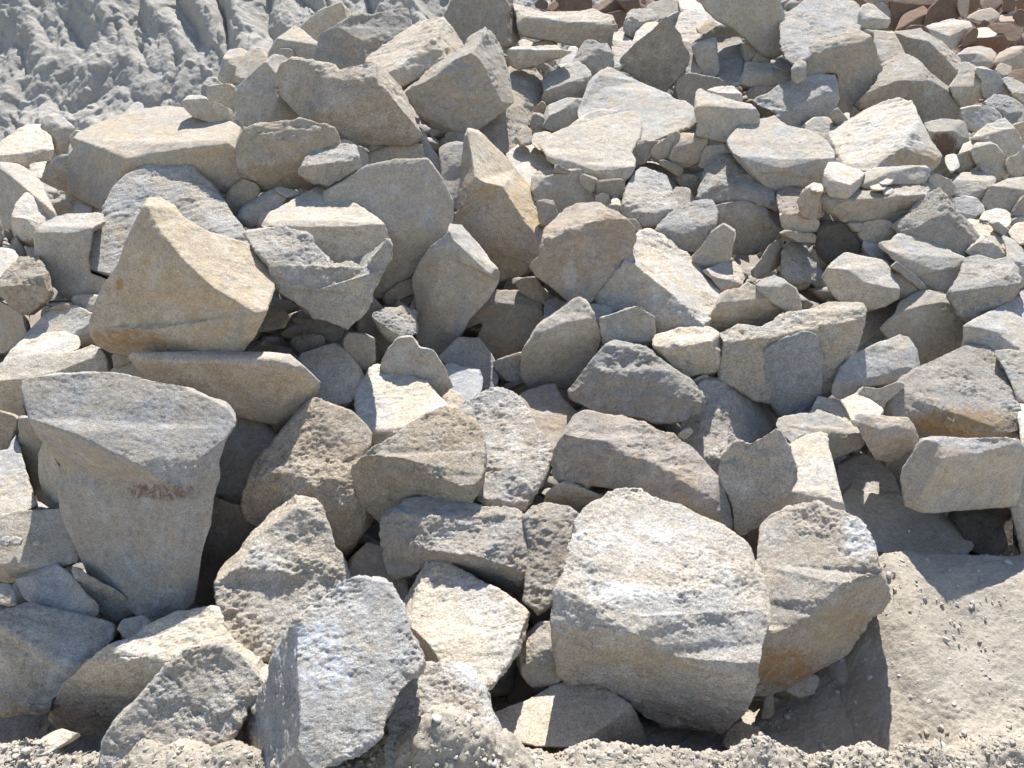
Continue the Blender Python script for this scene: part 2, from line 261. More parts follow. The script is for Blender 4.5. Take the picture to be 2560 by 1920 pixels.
m48|ts|pale sunlit lump behind the pale block with the bright peaked top|1110,1150 1160,1130 1250,1140 1310,1180 1380,1240 1385,1300 1300,1310 1150,1230|abcdefgh:TF
m49|bs|reddish brown stone in shade above the dark pocket right of centre top|1220,1120 1260,1100 1400,1150 1410,1210 1360,1215 1290,1160|abcdef:F
m50|ds|nearly black bluish stone deep in the dark pocket left of the fractured wedge|1350,1220 1430,1210 1500,1215 1510,1270 1470,1330 1390,1290|abcdef:F
m51|gs|grey shaded stone at the foot of the dark pocket left of the fractured wedge|1340,1310 1390,1290 1440,1310 1480,1380 1440,1430 1370,1440|abcdef:FT
m52|gr|pale block with a bright peaked top and two tan facets, beside the square-cut grey rock|985,1440 1010,1310 1030,1260 1070,1200 1110,1160 1200,1190 1290,1220 1330,1320 1385,1430 1300,1520 1200,1575 1100,1550 1010,1490 1000,1390 1160,1470|abcdefghion:TF oijkl:FR anolm:FL
m53|gr|fractured wedge rock with orange traces in its hollow, below the notch-topped tan boulder|1500,1370 1560,1190 1600,1090 1680,1050 1740,1060 1850,1200 2030,1330 2070,1400 2080,1460 2000,1440 1850,1400 1600,1400 1620,1270 1750,1290 1950,1370 1790,1180|abcdpm:TFL defghop:FTT mpon:FTT amnohijkl:FD
m54|ds|wide smooth tan boulder in shadow right of the pale cushion rock|1600,1550 1620,1430 1720,1410 1830,1395 1960,1440 2050,1480 2095,1540 2095,1600 2050,1659 1900,1750 1700,1740 1990,1480 2050,1560|efghml:TF abcdelmhijk:F
m55|gr|pale cushion-shaped rock with a bright top fold, left of the wide shaded tan boulder|1220,1580 1300,1490 1400,1420 1530,1385 1600,1390 1635,1440 1630,1530 1580,1640 1500,1740 1400,1720 1300,1700 1400,1540 1420,1620|abcdefgml:TF almghijk:F
m56|ts|small tan pebble-like stone at the foot of the pale cushion-shaped rock|1590,1659 1600,1600 1680,1550 1750,1570 1765,1620 1740,1700 1620,1730|abcdefg:FT
m57|ps|small stone behind the white fragment, above the pinkish broad-faced boulder|1000,1520 1080,1520 1120,1570 1130,1600 1060,1600|abcde:F
m58|ws|white fragment between the pinkish broad-faced boulder and the pale cushion-shaped rock|1060,1650 1110,1600 1180,1580 1230,1600 1290,1659 1280,1740 1150,1760|abcdefg:TF
m59|ps|small pinkish squarish stone right of the sharp tooth-like rock's foot|400,1400 450,1385 510,1395 530,1470 480,1560 430,1580 410,1500|abcdefg:F
@1760,0
q01|rs|rusty block at the top edge, first of the big reddish blocks from the left|1280,200 1290,20 1340,-20 1560,-20 1640,40 1560,100 1400,170 1330,215 1380,30|bcdei:FT abiefgh:F
q02|rs|tilted rusty rock with a lit left flank, in front of the big reddish blocks|1325,215 1400,60 1480,25 1570,90 1530,180 1440,200 1390,210 1500,110|abcdh:TF ahdefg:F
q03|rs|large reddish rock at the top edge with rounded base, second of the big reddish blocks|1520,190 1560,60 1640,-20 1750,-20 1780,80 1750,130 1640,180 1620,60|abchdefg:F cdh:TF
q04|rs|dark reddish rounded stone at the top edge left of the big reddish blocks|1020,10 1060,-10 1110,10 1105,40 1070,55|abcde:F
q05|bs|flat brown rock at the top edge above the small triangular pale stone|1140,10 1150,-30 1300,-30 1290,20 1200,30|abcde:F
q06|ds|dark grey rock in shade between the pale triangular stone and the reddish blocks|1170,40 1220,20 1280,60 1290,110 1270,150 1200,90|abcdef:F
q07|rs|reddish stone at the top edge in the corner heap, tall and narrow|1825,90 1830,-10 1890,-10 1905,40 1860,80|abcde:F
q08|rs|wide rusty stone at the top edge, right of the corner heap's tall narrow one|1910,30 1950,-20 2060,-20 2060,30 2000,80 1930,70|abcdef:FT
q09|ps|pinkish rounded stone in the corner heap under the wide rusty stone at the top edge|1820,120 1900,75 1980,60 2035,90 2030,130 1960,150 1880,145|abcdefg:FT
q10|rs|small dark rusty stone in the corner heap beside the pinkish rounded stone|2035,110 2080,70 2100,110 2050,140|abcd:F
q11|ps|pinkish boulder with a flat base at the right of the corner heap|2010,150 2060,110 2150,95 2200,150 2200,200 2170,225 2080,190 2140,150|abcdh:TF ahdefg:F
q12|rs|rusty leaf-shaped slab under the pinkish flat-based boulder in the corner heap|1950,190 2020,165 2120,170 2190,240 2180,280 2090,290 2080,240 2000,230|abcdefgh:FT
q13|rs|small reddish stone in the corner heap left of the rusty leaf-shaped slab|1890,180 1940,140 1990,170 1940,200|abcd:F
q14|rs|reddish stone cut by the top right corner|2150,0 2230,-20 2230,80 2160,60|abcd:F
q14b|rs|dark reddish stone below the top right corner on the right edge|2130,110 2180,70 2230,75 2230,170 2200,180|abcde:F
q14c|ps|pinkish small stone touching the top edge, left in the corner heap's upper row|1750,30 1790,-10 1830,0 1820,90 1780,110|abcde:F
q14d|rs|rusty stone at the top edge near the right corner, between two larger ones|2060,50 2080,0 2150,0 2140,60 2090,90|abcde:F
q15|ws|bright sandy patch stone among the reddish rocks above the long rusty slab|1880,270 1890,190 1950,190 2030,240 1980,270|abcde:TF
q16|rs|long thin rusty slab with jagged edge lying in the corner heap|1760,330 1800,310 1880,270 2090,245 2080,330 2040,370 1960,340 1850,330|abcdefgh:F
q17|wr|big stone half pale and half rusty at the edge of the reddish heap|1530,190 1600,165 1700,140 1830,150 1850,190 1800,260 1740,320 1700,330 1600,250 1780,180 1690,250|abcdejk:TF efghkj:F akhi:F
q18|rs|rusty stone tucked behind the half pale, half rusty stone|1780,300 1850,180 1895,210 1890,270 1800,320|abcde:F
q19|rs|small brown stone over the right shoulder of the long curved tan slab|1400,200 1440,175 1510,180 1560,240 1450,220|abcde:F
q20|ps|grey-pink rock with a split, half shaded, in the corner heap|1755,375 1830,335 1900,325 1980,340 2020,380 2010,430 1960,470 1850,465 1780,430 1900,370|abcdefj:TF ajfghi:F
q21|ps|broad pinkish rock at the right edge, lower in the corner heap|2010,420 2050,370 2130,330 2230,325 2230,490 2120,490 2030,450 2130,430|abcdh:TF ahdefg:F
q22|ps|pink-grey stone below the broad pinkish rock of the right edge|2010,470 2060,440 2120,460 2120,510 2040,530|abcde:FT
q23|rs|orange-brown stone on the right edge below the broad pinkish rock|2100,530 2130,490 2230,480 2230,590 2150,560|abcde:FT
n01|gr|broad grey boulder with rough mottled top at the top right, beneath the rusty heap|530,150 560,95 640,60 700,10 780,-40 1000,-20 1080,60 1100,110 1070,200 1000,230 830,270 760,330 730,400 640,420 560,370 540,300 650,290 800,250|bcdefghijrq:TF abqrjklmnop:FTT
n02|gs|small pale triangular stone right of the broad grey boulder at the top|1080,60 1120,30 1170,40 1280,130 1270,190 1230,210 1060,200 1100,120|abcdh:TF ahdefg:F
n03|tt|long curved tan slab arching down to the right under the rusty heap|1310,240 1340,220 1500,210 1530,230 1640,300 1750,390 1780,440 1760,520 1700,610 1640,560 1500,470 1400,400 1340,300 1560,290 1700,440|abcdn:TF defghon:TR anohijklm:FD
n04|ts|tan block with a smooth sloping face, between the fan-shaped boulder and long curved slab|1080,205 1200,215 1300,215 1340,290 1390,370 1330,380 1220,440 1190,330 1180,250|abcdefghi:FT
n05|tt|smooth fan-shaped tan boulder narrowing downward to a point, right upper quarter|700,430 740,380 740,340 800,290 920,270 1020,210 1060,205 1170,260 1190,380 1220,460 1200,580 1140,650 1030,710 960,840 920,800 910,700 930,540 920,500 880,500 700,545 830,320 1000,240 1160,280|bcdefghwvu:TF hiw:TR abuvwijklmnopqrst:F
n06|gr|rounded horseshoe boulder with rough grey crown and smooth tan arm, upper right|1030,720 1130,650 1200,590 1215,490 1240,440 1360,370 1480,430 1560,510 1690,600 1750,720 1780,800 1820,870 1800,950 1620,840 1510,840 1440,750 1420,680 1300,690 1090,755 1330,560 1520,560|bcdefghut:FTT hijklmnou:F abtrs:FDD tuopqr:FD
n07|gt|oblong boulder half in shadow, crossed by a bright strip, below the fan-shaped boulder|320,700 450,640 540,590 660,540 780,520 900,500 925,520 920,600 930,680 850,830 760,830 640,890 560,850 400,820 540,790 760,680 910,600|abcdefghqpo:TFF pqhijklmno:F
n08|gs|greenish-grey stone in shade below the oblong half-shadowed boulder|665,880 750,820 850,800 920,870 840,980 760,930|abcdef:FT
n09|ws|tiny bright chip in the dark hole below the tip of the fan-shaped boulder|965,800 980,785 1005,785 1005,830 975,830|abcde:TF
n09b|ds|dark bluish stone in the hole below the tip of the fan-shaped boulder|870,810 920,740 970,800 1000,830 960,880 900,850|abcdef:F
n10|ts|rounded rock with two shallow hollows, right of the long curved tan slab|1700,600 1760,520 1780,440 1830,435 1900,490 1940,570 1940,620 1880,700 1790,735 1740,690 1850,600|abcdefk:FT kfghij:FD akj:F
n11|gs|dark blue-grey triangular rock in shade at the right, below the pink-grey stones|1860,470 1930,455 2020,510 2150,660 2100,680 1960,690 1920,620 1930,560|abcdefgh:F
n12|gr|bluish rough rock on the right edge under the orange-brown stone|2060,545 2120,535 2230,590 2230,660 2140,650|abcde:TF
n13|ts|small tan stone on the right edge below the bluish rough rock|2120,640 2180,640 2230,650 2230,720 2180,690|abcde:F
n14|gr|bright rough grey rock at the right edge with a white ledge|1920,720 2030,650 2100,660 2200,700 2230,760 2230,850 2150,860 2090,840 2060,780 2140,780|abcdj:TF jdefgh:FT ajhi:F
n15|gs|shaded grey rock left of the bright rough rock of the right edge|1780,740 1850,730 1940,700 2050,770 2060,840 1980,900 1870,920 1820,880 1790,800|abcdefghi:FFT
n16|ts|curved tan rock running down the right edge beneath the bright ledge|2110,860 2160,860 2230,840 2230,1000 2190,990 2140,920|abcdef:F
n17|wt|tan block with a square front and pale ridge near the right edge|1850,960 1950,880 2070,820 2140,890 2200,990 2150,1060 2090,1090 2050,1070 2000,990 2060,900|abcdj:TF jdefghi:F aji:FT
n18|ds|grey block with a square dark brown broken face, right side below the horseshoe boulder|1510,850 1600,830 1790,840 1820,910 1825,960 1790,1050 1690,1075 1600,1030 1540,910 1770,910|abcdji:FTT ijfgh:F jdef:FR
n19|ws|small pale stone right of the square dark brown broken face|1760,1070 1800,1000 1830,980 1880,990 1850,1030|abcde:TF
n20|ds|shaded brown stone below the square dark brown broken face|1740,1080 1850,1040 1900,1100 1880,1150 1720,1210 1750,1150|abcdef:F
n21|gs|thin grey slab standing on edge near the right edge, curved top|1840,1040 1900,980 1950,970 2020,1000 2080,1080 2100,1190 2090,1260 2050,1250 1980,1170 1880,1140 1960,1000|abcdk:TF kdefghij:F akj:F
n21b|ts|narrow tan stone leaning under the thin grey slab near the right edge|1885,1140 1910,1130 2000,1180 2050,1230 2040,1280 2010,1240 1930,1200|abcdefg:F
n22|gs|dark grey rock in shade on the right edge below the square-fronted tan block|2080,1100 2160,1080 2230,1000 2230,1190 2150,1210 2100,1190|abcdef:F
n23|gs|small bluish stone right of the tip of the big rippled boulder|1580,1170 1640,1090 1690,1120 1680,1150 1620,1210|abcde:F
n24|ws|little light grey stone below the square dark brown broken face|1670,1080 1740,1070 1760,1150 1700,1190 1680,1130|abcde:TF
n25|ts|tiny tan stone wedged below the little light grey stone on the right|1640,1200 1690,1180 1735,1210 1700,1235|abcd:F
n26|gs|flat rock with a smooth blue-shadowed top and bright flank on the right side|1710,1240 1800,1200 1900,1185 2010,1230 2010,1260 1950,1300 1860,1370 1720,1360 1840,1245 1950,1250|abcdeji:TTF aijefgh:FT
n27|gs|shaded stone left of the flat blue-topped rock on the right side|1530,1240 1600,1200 1720,1260 1730,1310 1700,1370 1600,1320|abcdef:F
n28|gs|two-faced grey block with a shaded side near the right edge, mid height|1900,1400 1940,1310 2050,1260 2120,1240 2230,1220 2230,1350 2180,1400 2130,1480 2080,1500 1980,1440 2070,1290|bcdefk:TF abkij:FL kfghi:F
n28b|ds|shaded rock on the right edge under the two-faced grey block|2110,1490 2170,1400 2190,1350 2230,1340 2230,1540 2150,1500|abcdef:F
n29|gs|small angular grey stone beneath the flat blue-topped rock|1710,1375 1800,1360 1870,1365 1950,1450 1930,1500 1860,1520 1770,1470|abcdefg:FT
n29b|gs|rough bluish rock behind the small angular grey stone on the right|1500,1270 1570,1280 1640,1350 1600,1400 1520,1400|abcde:FT
n30|ws|pale smooth stone among small ones by the right edge, square-ended|1910,1520 1950,1450 2060,1440 2110,1480 2120,1580 2060,1580 1990,1530|abcdefg:TF
n31|ws|bright pale slab with a flat top, below the pale square-ended stone|1790,1500 1860,1520 2000,1560 2100,1640 2140,1700 1980,1760 1860,1720 1850,1640|abcdefgh:TF
n32|gs|grey stone lying over the bright pale flat slab by the right edge|1970,1530 2020,1525 2100,1590 2140,1659 2080,1650 2010,1580|abcdef:F
n33|gs|small grey stone on the right edge beside the pale square-ended stone|2110,1540 2160,1500 2230,1510 2230,1560 2140,1570|abcde:F
n34|ws|small pale grooved stone on the right edge below the grey one|2110,1600 2160,1550 2230,1540 2230,1680 2150,1680|abcde:TF
m40b|gs|tiny upright striped stone left of the fan-shaped boulder|610,480 640,430 680,405 700,430 700,545 640,570 610,550 670,470|abcdh:TF ahdefg:F
n35|wt|big rippled boulder peaked like a roof with an orange stained corner, upper right|840,980 900,890 1000,840 1110,770 1180,735 1270,700 1370,670 1430,690 1470,790 1500,860 1550,960 1630,1070 1620,1120 1550,1200 1400,1140 1250,1140 1110,1190 1000,1150 900,1100 1480,830 1530,1000 1380,1010 1200,1110|abcdefghitvwqrs:FTTT ijklut:TR tulmv:FT vmnopqw:FD
n36|gs|broad cushion-shaped boulder with a flat sunny top, right upper half|170,1000 180,930 240,870 330,850 490,805 580,880 700,900 830,970 895,1050 900,1100 830,1240 750,1290 600,1270 500,1315 390,1260 310,1180 220,1080 370,1130 600,1180 870,1110|abcdefghijtsrq:TF qrstjklmnop:FD
n37|pr|brown-pink crumbly stone beneath the broad cushion-shaped boulder|510,1330 560,1290 650,1290 700,1320 710,1400 680,1470 600,1490 540,1480 510,1400|abcdefghi:TF
n38|ts|shaded tan rock beneath the crumbly brown-pink stone|530,1470 600,1490 680,1470 780,1500 800,1520 770,1600 640,1620 550,1580|abcdefgh:F
n39|ps|small pinkish stone with a shaded hollow, right of the crumbly stone|650,1390 690,1320 730,1305 810,1330 850,1440 830,1490 700,1510 670,1460 740,1330|cdefghi:FR abih:FL bci:T
n40|ws|tiny pale stone behind the bright chalk-topped block|700,1300 760,1270 820,1280 810,1330 730,1310|abcde:TF
n41|gt|lower slab of a stacked pair, boat-shaped and speckled, under the bright chalk-topped block|810,1360 850,1340 1020,1330 1100,1290 1300,1260 1420,1250 1590,1310 1530,1350 1450,1460 1340,1530 1280,1545 1210,1510 1000,1530 960,1520 930,1480 850,1460 1010,1390 1200,1370 1530,1340|bcdefghrq:TTF abqp:FL pqrhijklmno:FD
n42|gs|flat pale rock with a shaded front behind the stacked chips, left part of a ledge|1090,1280 1110,1200 1190,1160 1400,1150 1530,1140 1555,1180 1545,1240 1470,1270 1300,1260 1150,1310 1310,1180|abcdek:TF efghk:FT khija:F
n43|ws|bright chalk-topped block perched at the edge of the boat-shaped slab|815,1340 840,1200 865,1130 930,1130 1115,1200 1080,1270 1000,1360 900,1355 860,1225 1010,1280|bcdeji:TTF jefg:FR abijgh:FD
n44|gs|thin flat chip lying on the boat-shaped slab, largest of three|1155,1290 1220,1270 1270,1285 1240,1310 1170,1315|abcde:TTF
n45|ws|small rounded chip lying highest on the boat-shaped slab|1220,1260 1260,1235 1305,1240 1300,1265 1240,1275|abcde:TTF
n46|ws|small square chip sitting nearest the viewer on the boat-shaped slab|1240,1320 1260,1300 1300,1300 1300,1330 1260,1345|abcde:TF
n47|dt|nearly black striped rock, right of the shaded tan rock, below the boat-shaped slab|770,1620 800,1530 850,1490 900,1500 1020,1580 1080,1659 1060,1800 900,1850 790,1760 860,1560|abcdefj:F ajfghi:F
n48|ts|rounded brown stone under the boat-shaped slab, beside the black striped rock|1070,1610 1080,1550 1200,1520 1300,1540 1340,1600 1330,1650 1250,1680 1120,1670|abcdefgh:F
n49|ds|dark stone in the gap between the black striped rock and the boat-shaped slab|980,1540 1090,1540 1080,1600 1030,1590|abcd:F
n50|gr|big blue-shadowed pyramid rock with a jagged bright crest, right side|1310,1560 1420,1480 1500,1380 1630,1305 1700,1390 1800,1500 1870,1600 1910,1659 1900,1720 1750,1790 1500,1740 1380,1640 1440,1590 1680,1440|abcdnm:TF defghin:FT mnijkl:F aml:F
@0,440
l01|ds|dark stone in deep shade below the rounded oblong boulder with the tan overhang|1560,130 1700,0 1800,100 1700,230 1640,300 1560,240|abcdef:F
l02|gs|flat bluish stone in the shade beside the smooth wedge-topped boulder, left of centre|1640,270 1700,170 1780,110 1850,95 1985,125 1990,170 1870,240 1800,330 1740,360 1680,330 1690,230 1920,170|abcdelk:FTT aklefghij:F
l03|gs|thin pale flake lying on top of the flat bluish stone|1895,90 1960,80 2110,120 2090,140 1990,140|abcde:TF
l04|gs|small bluish stone in shade just under the flat bluish stone|1780,360 1800,260 1870,250 1850,330 1800,370|abcde:F
l04b|gs|little grey chip under the left end of the flat bluish stone|1580,270 1640,290 1660,340 1620,340|abcd:F
l05|gr|dim stone at the left edge beneath the curved tan rock|-60,300 0,300 20,380 10,480 -60,500|abcde:F
l06|ds|dim stone in the gap between the pale dusty rock and the left edge|70,440 100,400 160,500 190,560 130,600 60,520|abcdef:F
k12|gt|large rounded slab of wrinkled grey rock behind the golden pyramid boulder|1270,-150 1300,-135 1350,-55 1480,45 1540,125 1555,225 1650,355 1800,540 1850,620 1700,700 1000,720 760,715 730,690 600,660 555,620 560,570 610,490 640,370 690,320 710,215 790,95 880,15 1060,-85 1330,140 1480,380|axyijklmnopqrstuvw:TFF abcdefghiyx:TFR
k09|gs|rounded tan rock with a grey wrinkled top, left of the large wrinkled grey slab|240,400 300,340 400,290 460,270 700,270 720,330 640,370 620,480 600,560 620,660 760,710 740,800 600,830 490,850 420,800 300,680 260,600 350,350 480,400 560,500|abcdefgsr:TTF arsghijklmnopq:F
l07|ws|pale sunlit stone on the left edge, above one with a sharp shadow line|-60,510 0,500 90,510 120,560 110,620 60,660 -60,760|abcdefg:TF
l08|tr|dark-faced rock at the left edge with a sharp shadow line across its top|-60,780 0,680 60,640 130,570 250,530 280,600 370,750 380,800 290,900 190,970 100,900 20,820 160,750 300,700|abcdefgnm:TF lmnghijk:FD aml:F
l09|ts|small tan flat stone just left of the golden pyramid boulder|490,860 540,820 720,810 720,930 640,940 560,910|abcdef:FT
l10|ds|shaded slope-faced rock in the lower left shadows, cut by the left edge|-60,820 20,870 90,920 200,990 210,1060 100,1160 30,1260 -60,1200|abcdefgh:FL
l11|gs|blue shaded rock with a flat tilted top, left of the golden pyramid boulder's foot|90,1190 250,1030 300,980 400,900 520,905 640,950 670,980 660,1160 560,1180 480,1090 560,1040|bcdefgk:TFF gkjih:F abkj:TF
l11b|ds|dark pebble in the deep shade above the blue shaded tilted rock|280,950 380,880 480,870 500,910 350,920|abcde:F
l12|ws|pale sunlit lump, its right half blue-shadowed, left and below the golden pyramid boulder|20,1280 90,1200 180,1120 240,1100 330,1090 430,1080 530,1110 550,1170 480,1240 250,1270 100,1320|abcdefghijk:TF
l13|gs|broad pale boulder at the left edge with a tan underside, half crossed by blue shadow|-80,1330 30,1290 130,1250 240,1245 480,1220 640,1165 720,1200 790,1300 760,1350 600,1380 400,1420 330,1440 180,1560 200,1680 60,1630 -80,1600 -80,1420 150,1410 490,1340|abcdefgsrq:TF sghijkl:F qrslmnop:FD
l14|gs|shaded bluish stone in the hollow left of the long flat-topped slab|750,1350 850,1290 920,1230 990,1330 1060,1430 900,1420|abcdef:F
l14b|ds|dark small stone in shadow right below the golden pyramid boulder's left corner|760,1230 900,1220 920,1260 860,1300 790,1320|abcde:F
l15|ts|tan stone jutting from the shadow right of the golden pyramid boulder|1740,1080 1820,920 1900,900 1980,950 1990,990 1960,1040 1850,1060|abcdefg:FT
l16|ds|dark blade-like stone in the shadows right of the golden pyramid boulder|2020,980 2100,980 2240,1010 2400,1070 2380,1130 2240,1150 2110,1070|abcdefg:FT
l17|ds|dark round stone in the shadows below the blade-like stone|2010,1150 2060,1100 2150,1090 2230,1110 2240,1200 2100,1250 2030,1230|abcdefg:F
l18|ds|low dark rocks' largest block behind the long flat-topped slab|1640,1220 1720,1170 1900,1170 2000,1200 2060,1260 1700,1260|abcdef:FT
l19|to|golden pyramid boulder with orange stains, the most prominent peak at left|650,990 700,830 750,720 830,600 880,480 950,330 1020,210 1040,140 1080,140 1200,220 1250,300 1400,390 1560,430 1700,480 1860,610 1885,680 1870,780 1820,930 1750,1080 1650,1220 1600,1225 1450,1215 940,1225 780,1210 690,1160 645,1090 645,1040 1040,340 1130,430 1290,600 1500,790 1760,950 1000,1060 1300,1160|ghijklmnopqrFEDCB:TTFR abcdefgBCDEFHGA:F FrstuvH:F AGHvwxyz:FDD
@600,440
o01|gs|crumbly-faced grey boulder with a peaked back, in the centre left behind the scooped slab|585,90 800,-30 880,-60 1080,-100 1280,-107 1310,-97 1380,13 1450,180 1455,290 1430,370 1330,470 1290,580 1180,680 1110,750 970,830 870,800 850,600 700,400 600,200 1030,380 1300,250 1310,100 1320,440|abcdefvutrs:FFT fghijkwuv:FR tuwklmnopqr:FFD
o02|ds|dark brown stone in the shadow between the scooped slab and the long pentagon-shaped rock|970,840 1100,750 1210,700 1230,800 1100,850 1150,900 1020,910|abcdefg:F
o03|ds|dark tan leaning stone in shadow below the right end of the scooped slab|810,1060 830,950 900,820 960,840 1020,920 1060,1160 1010,1250 920,1120|abcdefgh:FR
o04|ds|dark dull stone left of the long pentagon-shaped rock's waist in shadow|1050,900 1100,850 1160,900 1230,780 1260,950 1100,930|abcdef:F
o05|gs|tan-bellied flat stone between the smooth wedge-topped boulder and the scooped slab|120,350 150,270 210,240 260,260 200,340|abcde:F
o07|gs|smooth wedge-topped boulder, its front in blue shade under a white slanting top, left of centre|145,345 210,250 350,190 450,130 540,90 600,100 720,170 860,240 940,290 990,330 1010,390 1045,480 1040,560 950,640 800,720 600,600 480,450 350,380 300,300 480,350 620,360 830,320|abcdefghijvuts:TTF astuvjklmnopqr:F
o08|gr|scooped slab, its hollow bright upper face tipped toward the viewer, left of centre|20,375 130,355 330,360 420,380 470,410 520,480 590,560 640,620 770,600 850,630 1020,410 1045,470 1040,560 980,650 890,800 895,850 830,960 740,1045 640,1000 520,960 380,850 290,790 230,720 210,620 130,530 70,450 250,610 350,720 420,780 500,795 640,740 760,710 860,620|abcdefghijFEDCBAyz:TTF FjklmnopqrstuvwxyABCDE:FD
o09|gs|mottled shard with a smooth dark side standing in the shade, right below the scooped slab|700,1150 760,1090 860,1095 930,1120 935,1300 860,1380 800,1300|abcdefg:F
o12|dt|smooth brown rock with a split white mark, in shade right of the long pentagon-shaped rock|1540,1060 1600,960 1700,840 1740,800 1850,805 2040,800 2100,860 2115,950 2080,1050 1980,1160 1940,1220 1760,1275 1690,1220 1650,1110 1700,1000 1800,880 2000,890|cdefghqp:FTT abcpqhijklmno:F
o13|gs|tan-faced upright rock, a long pentagon shape pointed downward, near the centre|1200,700 1210,640 1300,530 1330,490 1440,400 1450,330 1490,345 1520,350 1600,440 1700,560 1790,670 1780,730 1700,850 1580,980 1540,1060 1460,1170 1400,1210 1280,1200 1225,1150 1230,950 1210,800 1390,540 1350,760 1280,1000 1460,440 1750,700|abcdvwxstu:FL efghijkzy:TR vdeyzklmnopqrsxw:FD
o13b|ws|bright slanted stone edge between the long pentagon-shaped rock and the sharp tooth-like rock|1505,355 1560,370 1640,460 1720,570 1790,640 1700,620 1580,480|abcdefg:TR
o14|ds|dark round-backed stone in shadow right below the long pentagon-shaped rock|1340,1210 1460,1170 1540,1080 1640,1110 1700,1190 1760,1290 1780,1400 1760,1480 1670,1510 1600,1450 1440,1330|abcdefghijk:FTR
o15|gs|blue shaded block with a speckled face, nested before the dark round-backed stone at centre|1410,1310 1460,1290 1540,1330 1660,1320 1670,1400 1660,1490 1550,1570 1500,1540 1430,1400|abcdefghi:FTT
o16|gr|striped round stone half in shadow, left of the long pentagon-shaped rock's foot|915,960 1000,915 1080,920 1130,900 1220,950 1230,1080 1130,1130 1060,1165 960,1060 1050,1040|abcdj:TF defgj:TFR ajghi:F
o17|gs|broad purplish-grey boulder in shade, below the long pentagon-shaped rock's tip|970,1310 1040,1190 1100,1120 1190,1100 1240,1190 1330,1210 1400,1320 1440,1400 1470,1460 1400,1560 1300,1540 1100,1450|abcdefghijkl:F
o19|ts|dim stone in the black gap under the smooth brown rock at centre|1760,1280 1940,1220 1980,1240 1940,1400 1840,1400|abcde:F
o20|ws|pale boulder with dark streaks joined to the right end of the long flat-topped slab|400,1245 550,1190 650,1165 700,1170 770,1240 830,1330 865,1410 800,1460 820,1520 740,1620 650,1600 520,1540 480,1400 560,1400 700,1500|abcdefghonm:TF mnohijkl:FT
o21|wt|small tan stone with a sunlit corner at the right foot of the purplish-grey boulder|1390,1550 1470,1470 1500,1500 1545,1540 1540,1590 1500,1620 1440,1590|abcdefg:TF
@1200,440
p01|ds|brownish stone in the dark gap behind the pinkish broad-faced boulder's lower left|230,720 380,700 450,800 560,860 480,900 300,820|abcdef:F
p02|gr|crumbly bluish stone in shade behind the peak of the speckled egg-shaped boulder|455,920 480,850 530,830 610,880 580,940 500,1000 455,1000|abcdefg:FTT
p03|ds|dim rock in the dark gap beneath the smooth brown rock near the centre|90,1280 200,1250 310,1230 310,1400 200,1420 120,1340|abcdef:F
p04|gs|shaded grey rock hidden beneath the wide smooth tan boulder, right|1860,670 1950,570 2000,480 2050,430 2090,460 2085,590 2030,640 1920,700|abcdefgh:FR
p05|gs|sharp blue-grey pyramid stone in shadow at right, with one white corner|2085,720 2095,520 2160,450 2240,500 2380,640 2400,740 2240,750 2110,740 2180,600|bcdi:TF abihg:F idefgh:FT
p06|pt|broad-faced pinkish boulder with white scratch marks and a flat sloping top, centre|345,615 420,550 435,460 440,390 500,320 600,230 700,185 800,180 860,220 940,260 1050,350 1075,410 1050,500 950,620 880,700 800,800 760,880 700,870 620,860 500,750 400,680 450,450 520,430 700,340 860,290 960,290|cdefghijzyxwv:TTF abcvwxyzjklmnopqrstu:F
p07|wt|long slab with a glittering white face and brown shaded front, sloping down right, centre|760,860 900,720 1010,590 1060,480 1075,400 1170,365 1210,370 1290,430 1380,500 1440,570 1490,585 1560,650 1650,740 1680,790 1660,870 1570,1040 1400,1060 1220,1090 1100,1000 900,920 1080,620 1320,800 1480,970|cdefghijklmnopwvu:TTF abcuvwpqrst:F
p08|ts|grey-tan leaf-shaped rock leaning under the pale cushion-shaped rock, right of centre|1450,570 1530,500 1600,400 1690,335 1750,350 1765,400 1740,500 1730,580 1540,645 1500,600|abcdefghij:F
p09|wt|thin pale broken flakes lying right of the long slab's top end|1550,650 1700,600 1760,595 1815,640 1820,680 1835,720 1780,770 1680,800 1620,710 1580,680 1700,700|abcdefk:TTF kfghij:F akj:F
p10|tt|tan rock shaped like an arrowhead pointing right, below the pale broken flakes|1580,1020 1640,900 1680,800 1800,780 1840,735 1900,780 1970,850 2100,950 2090,980 1960,1030 1830,1010 1700,1060 1640,1080 1690,910 1820,860 1960,860|bcdefgpon:TFF abnopghijklm:FD
p11|gs|rounded tan rock with a pale dusty left flank, right of the arrowhead-shaped rock|1900,770 1960,720 2030,695 2100,720 2120,750 2180,770 2212,850 2220,950 2120,955 2080,930 1970,860 1990,850 2080,770|abcdem:TF aml:F mefghijkl:F
p13|ws|bright rock corner behind the layered knob at the centre|755,880 850,900 930,925 860,980 830,1040 790,990|abcdef:TF
p14|gs|speckled egg-shaped boulder standing on end, at the centre|285,1370 300,1230 340,1130 400,1040 480,970 600,880 680,850 730,870 780,960 790,1020 825,1080 830,1170 780,1280 700,1380 600,1450 480,1445 420,1475 340,1440 370,1140 580,1020 720,990|cdefghijuts:TFF abcstujklmnopqr:FD
p15|gt|small layered knob of rock with a peeling plate on its face, at the centre|830,1190 830,1050 850,960 1000,910 1110,910 1130,940 1210,980 1225,1060 1200,1110 1205,1185 1100,1180 900,1150 930,1090 1010,1015 1160,1060|abcdefghionml:F lmnoijk:FT
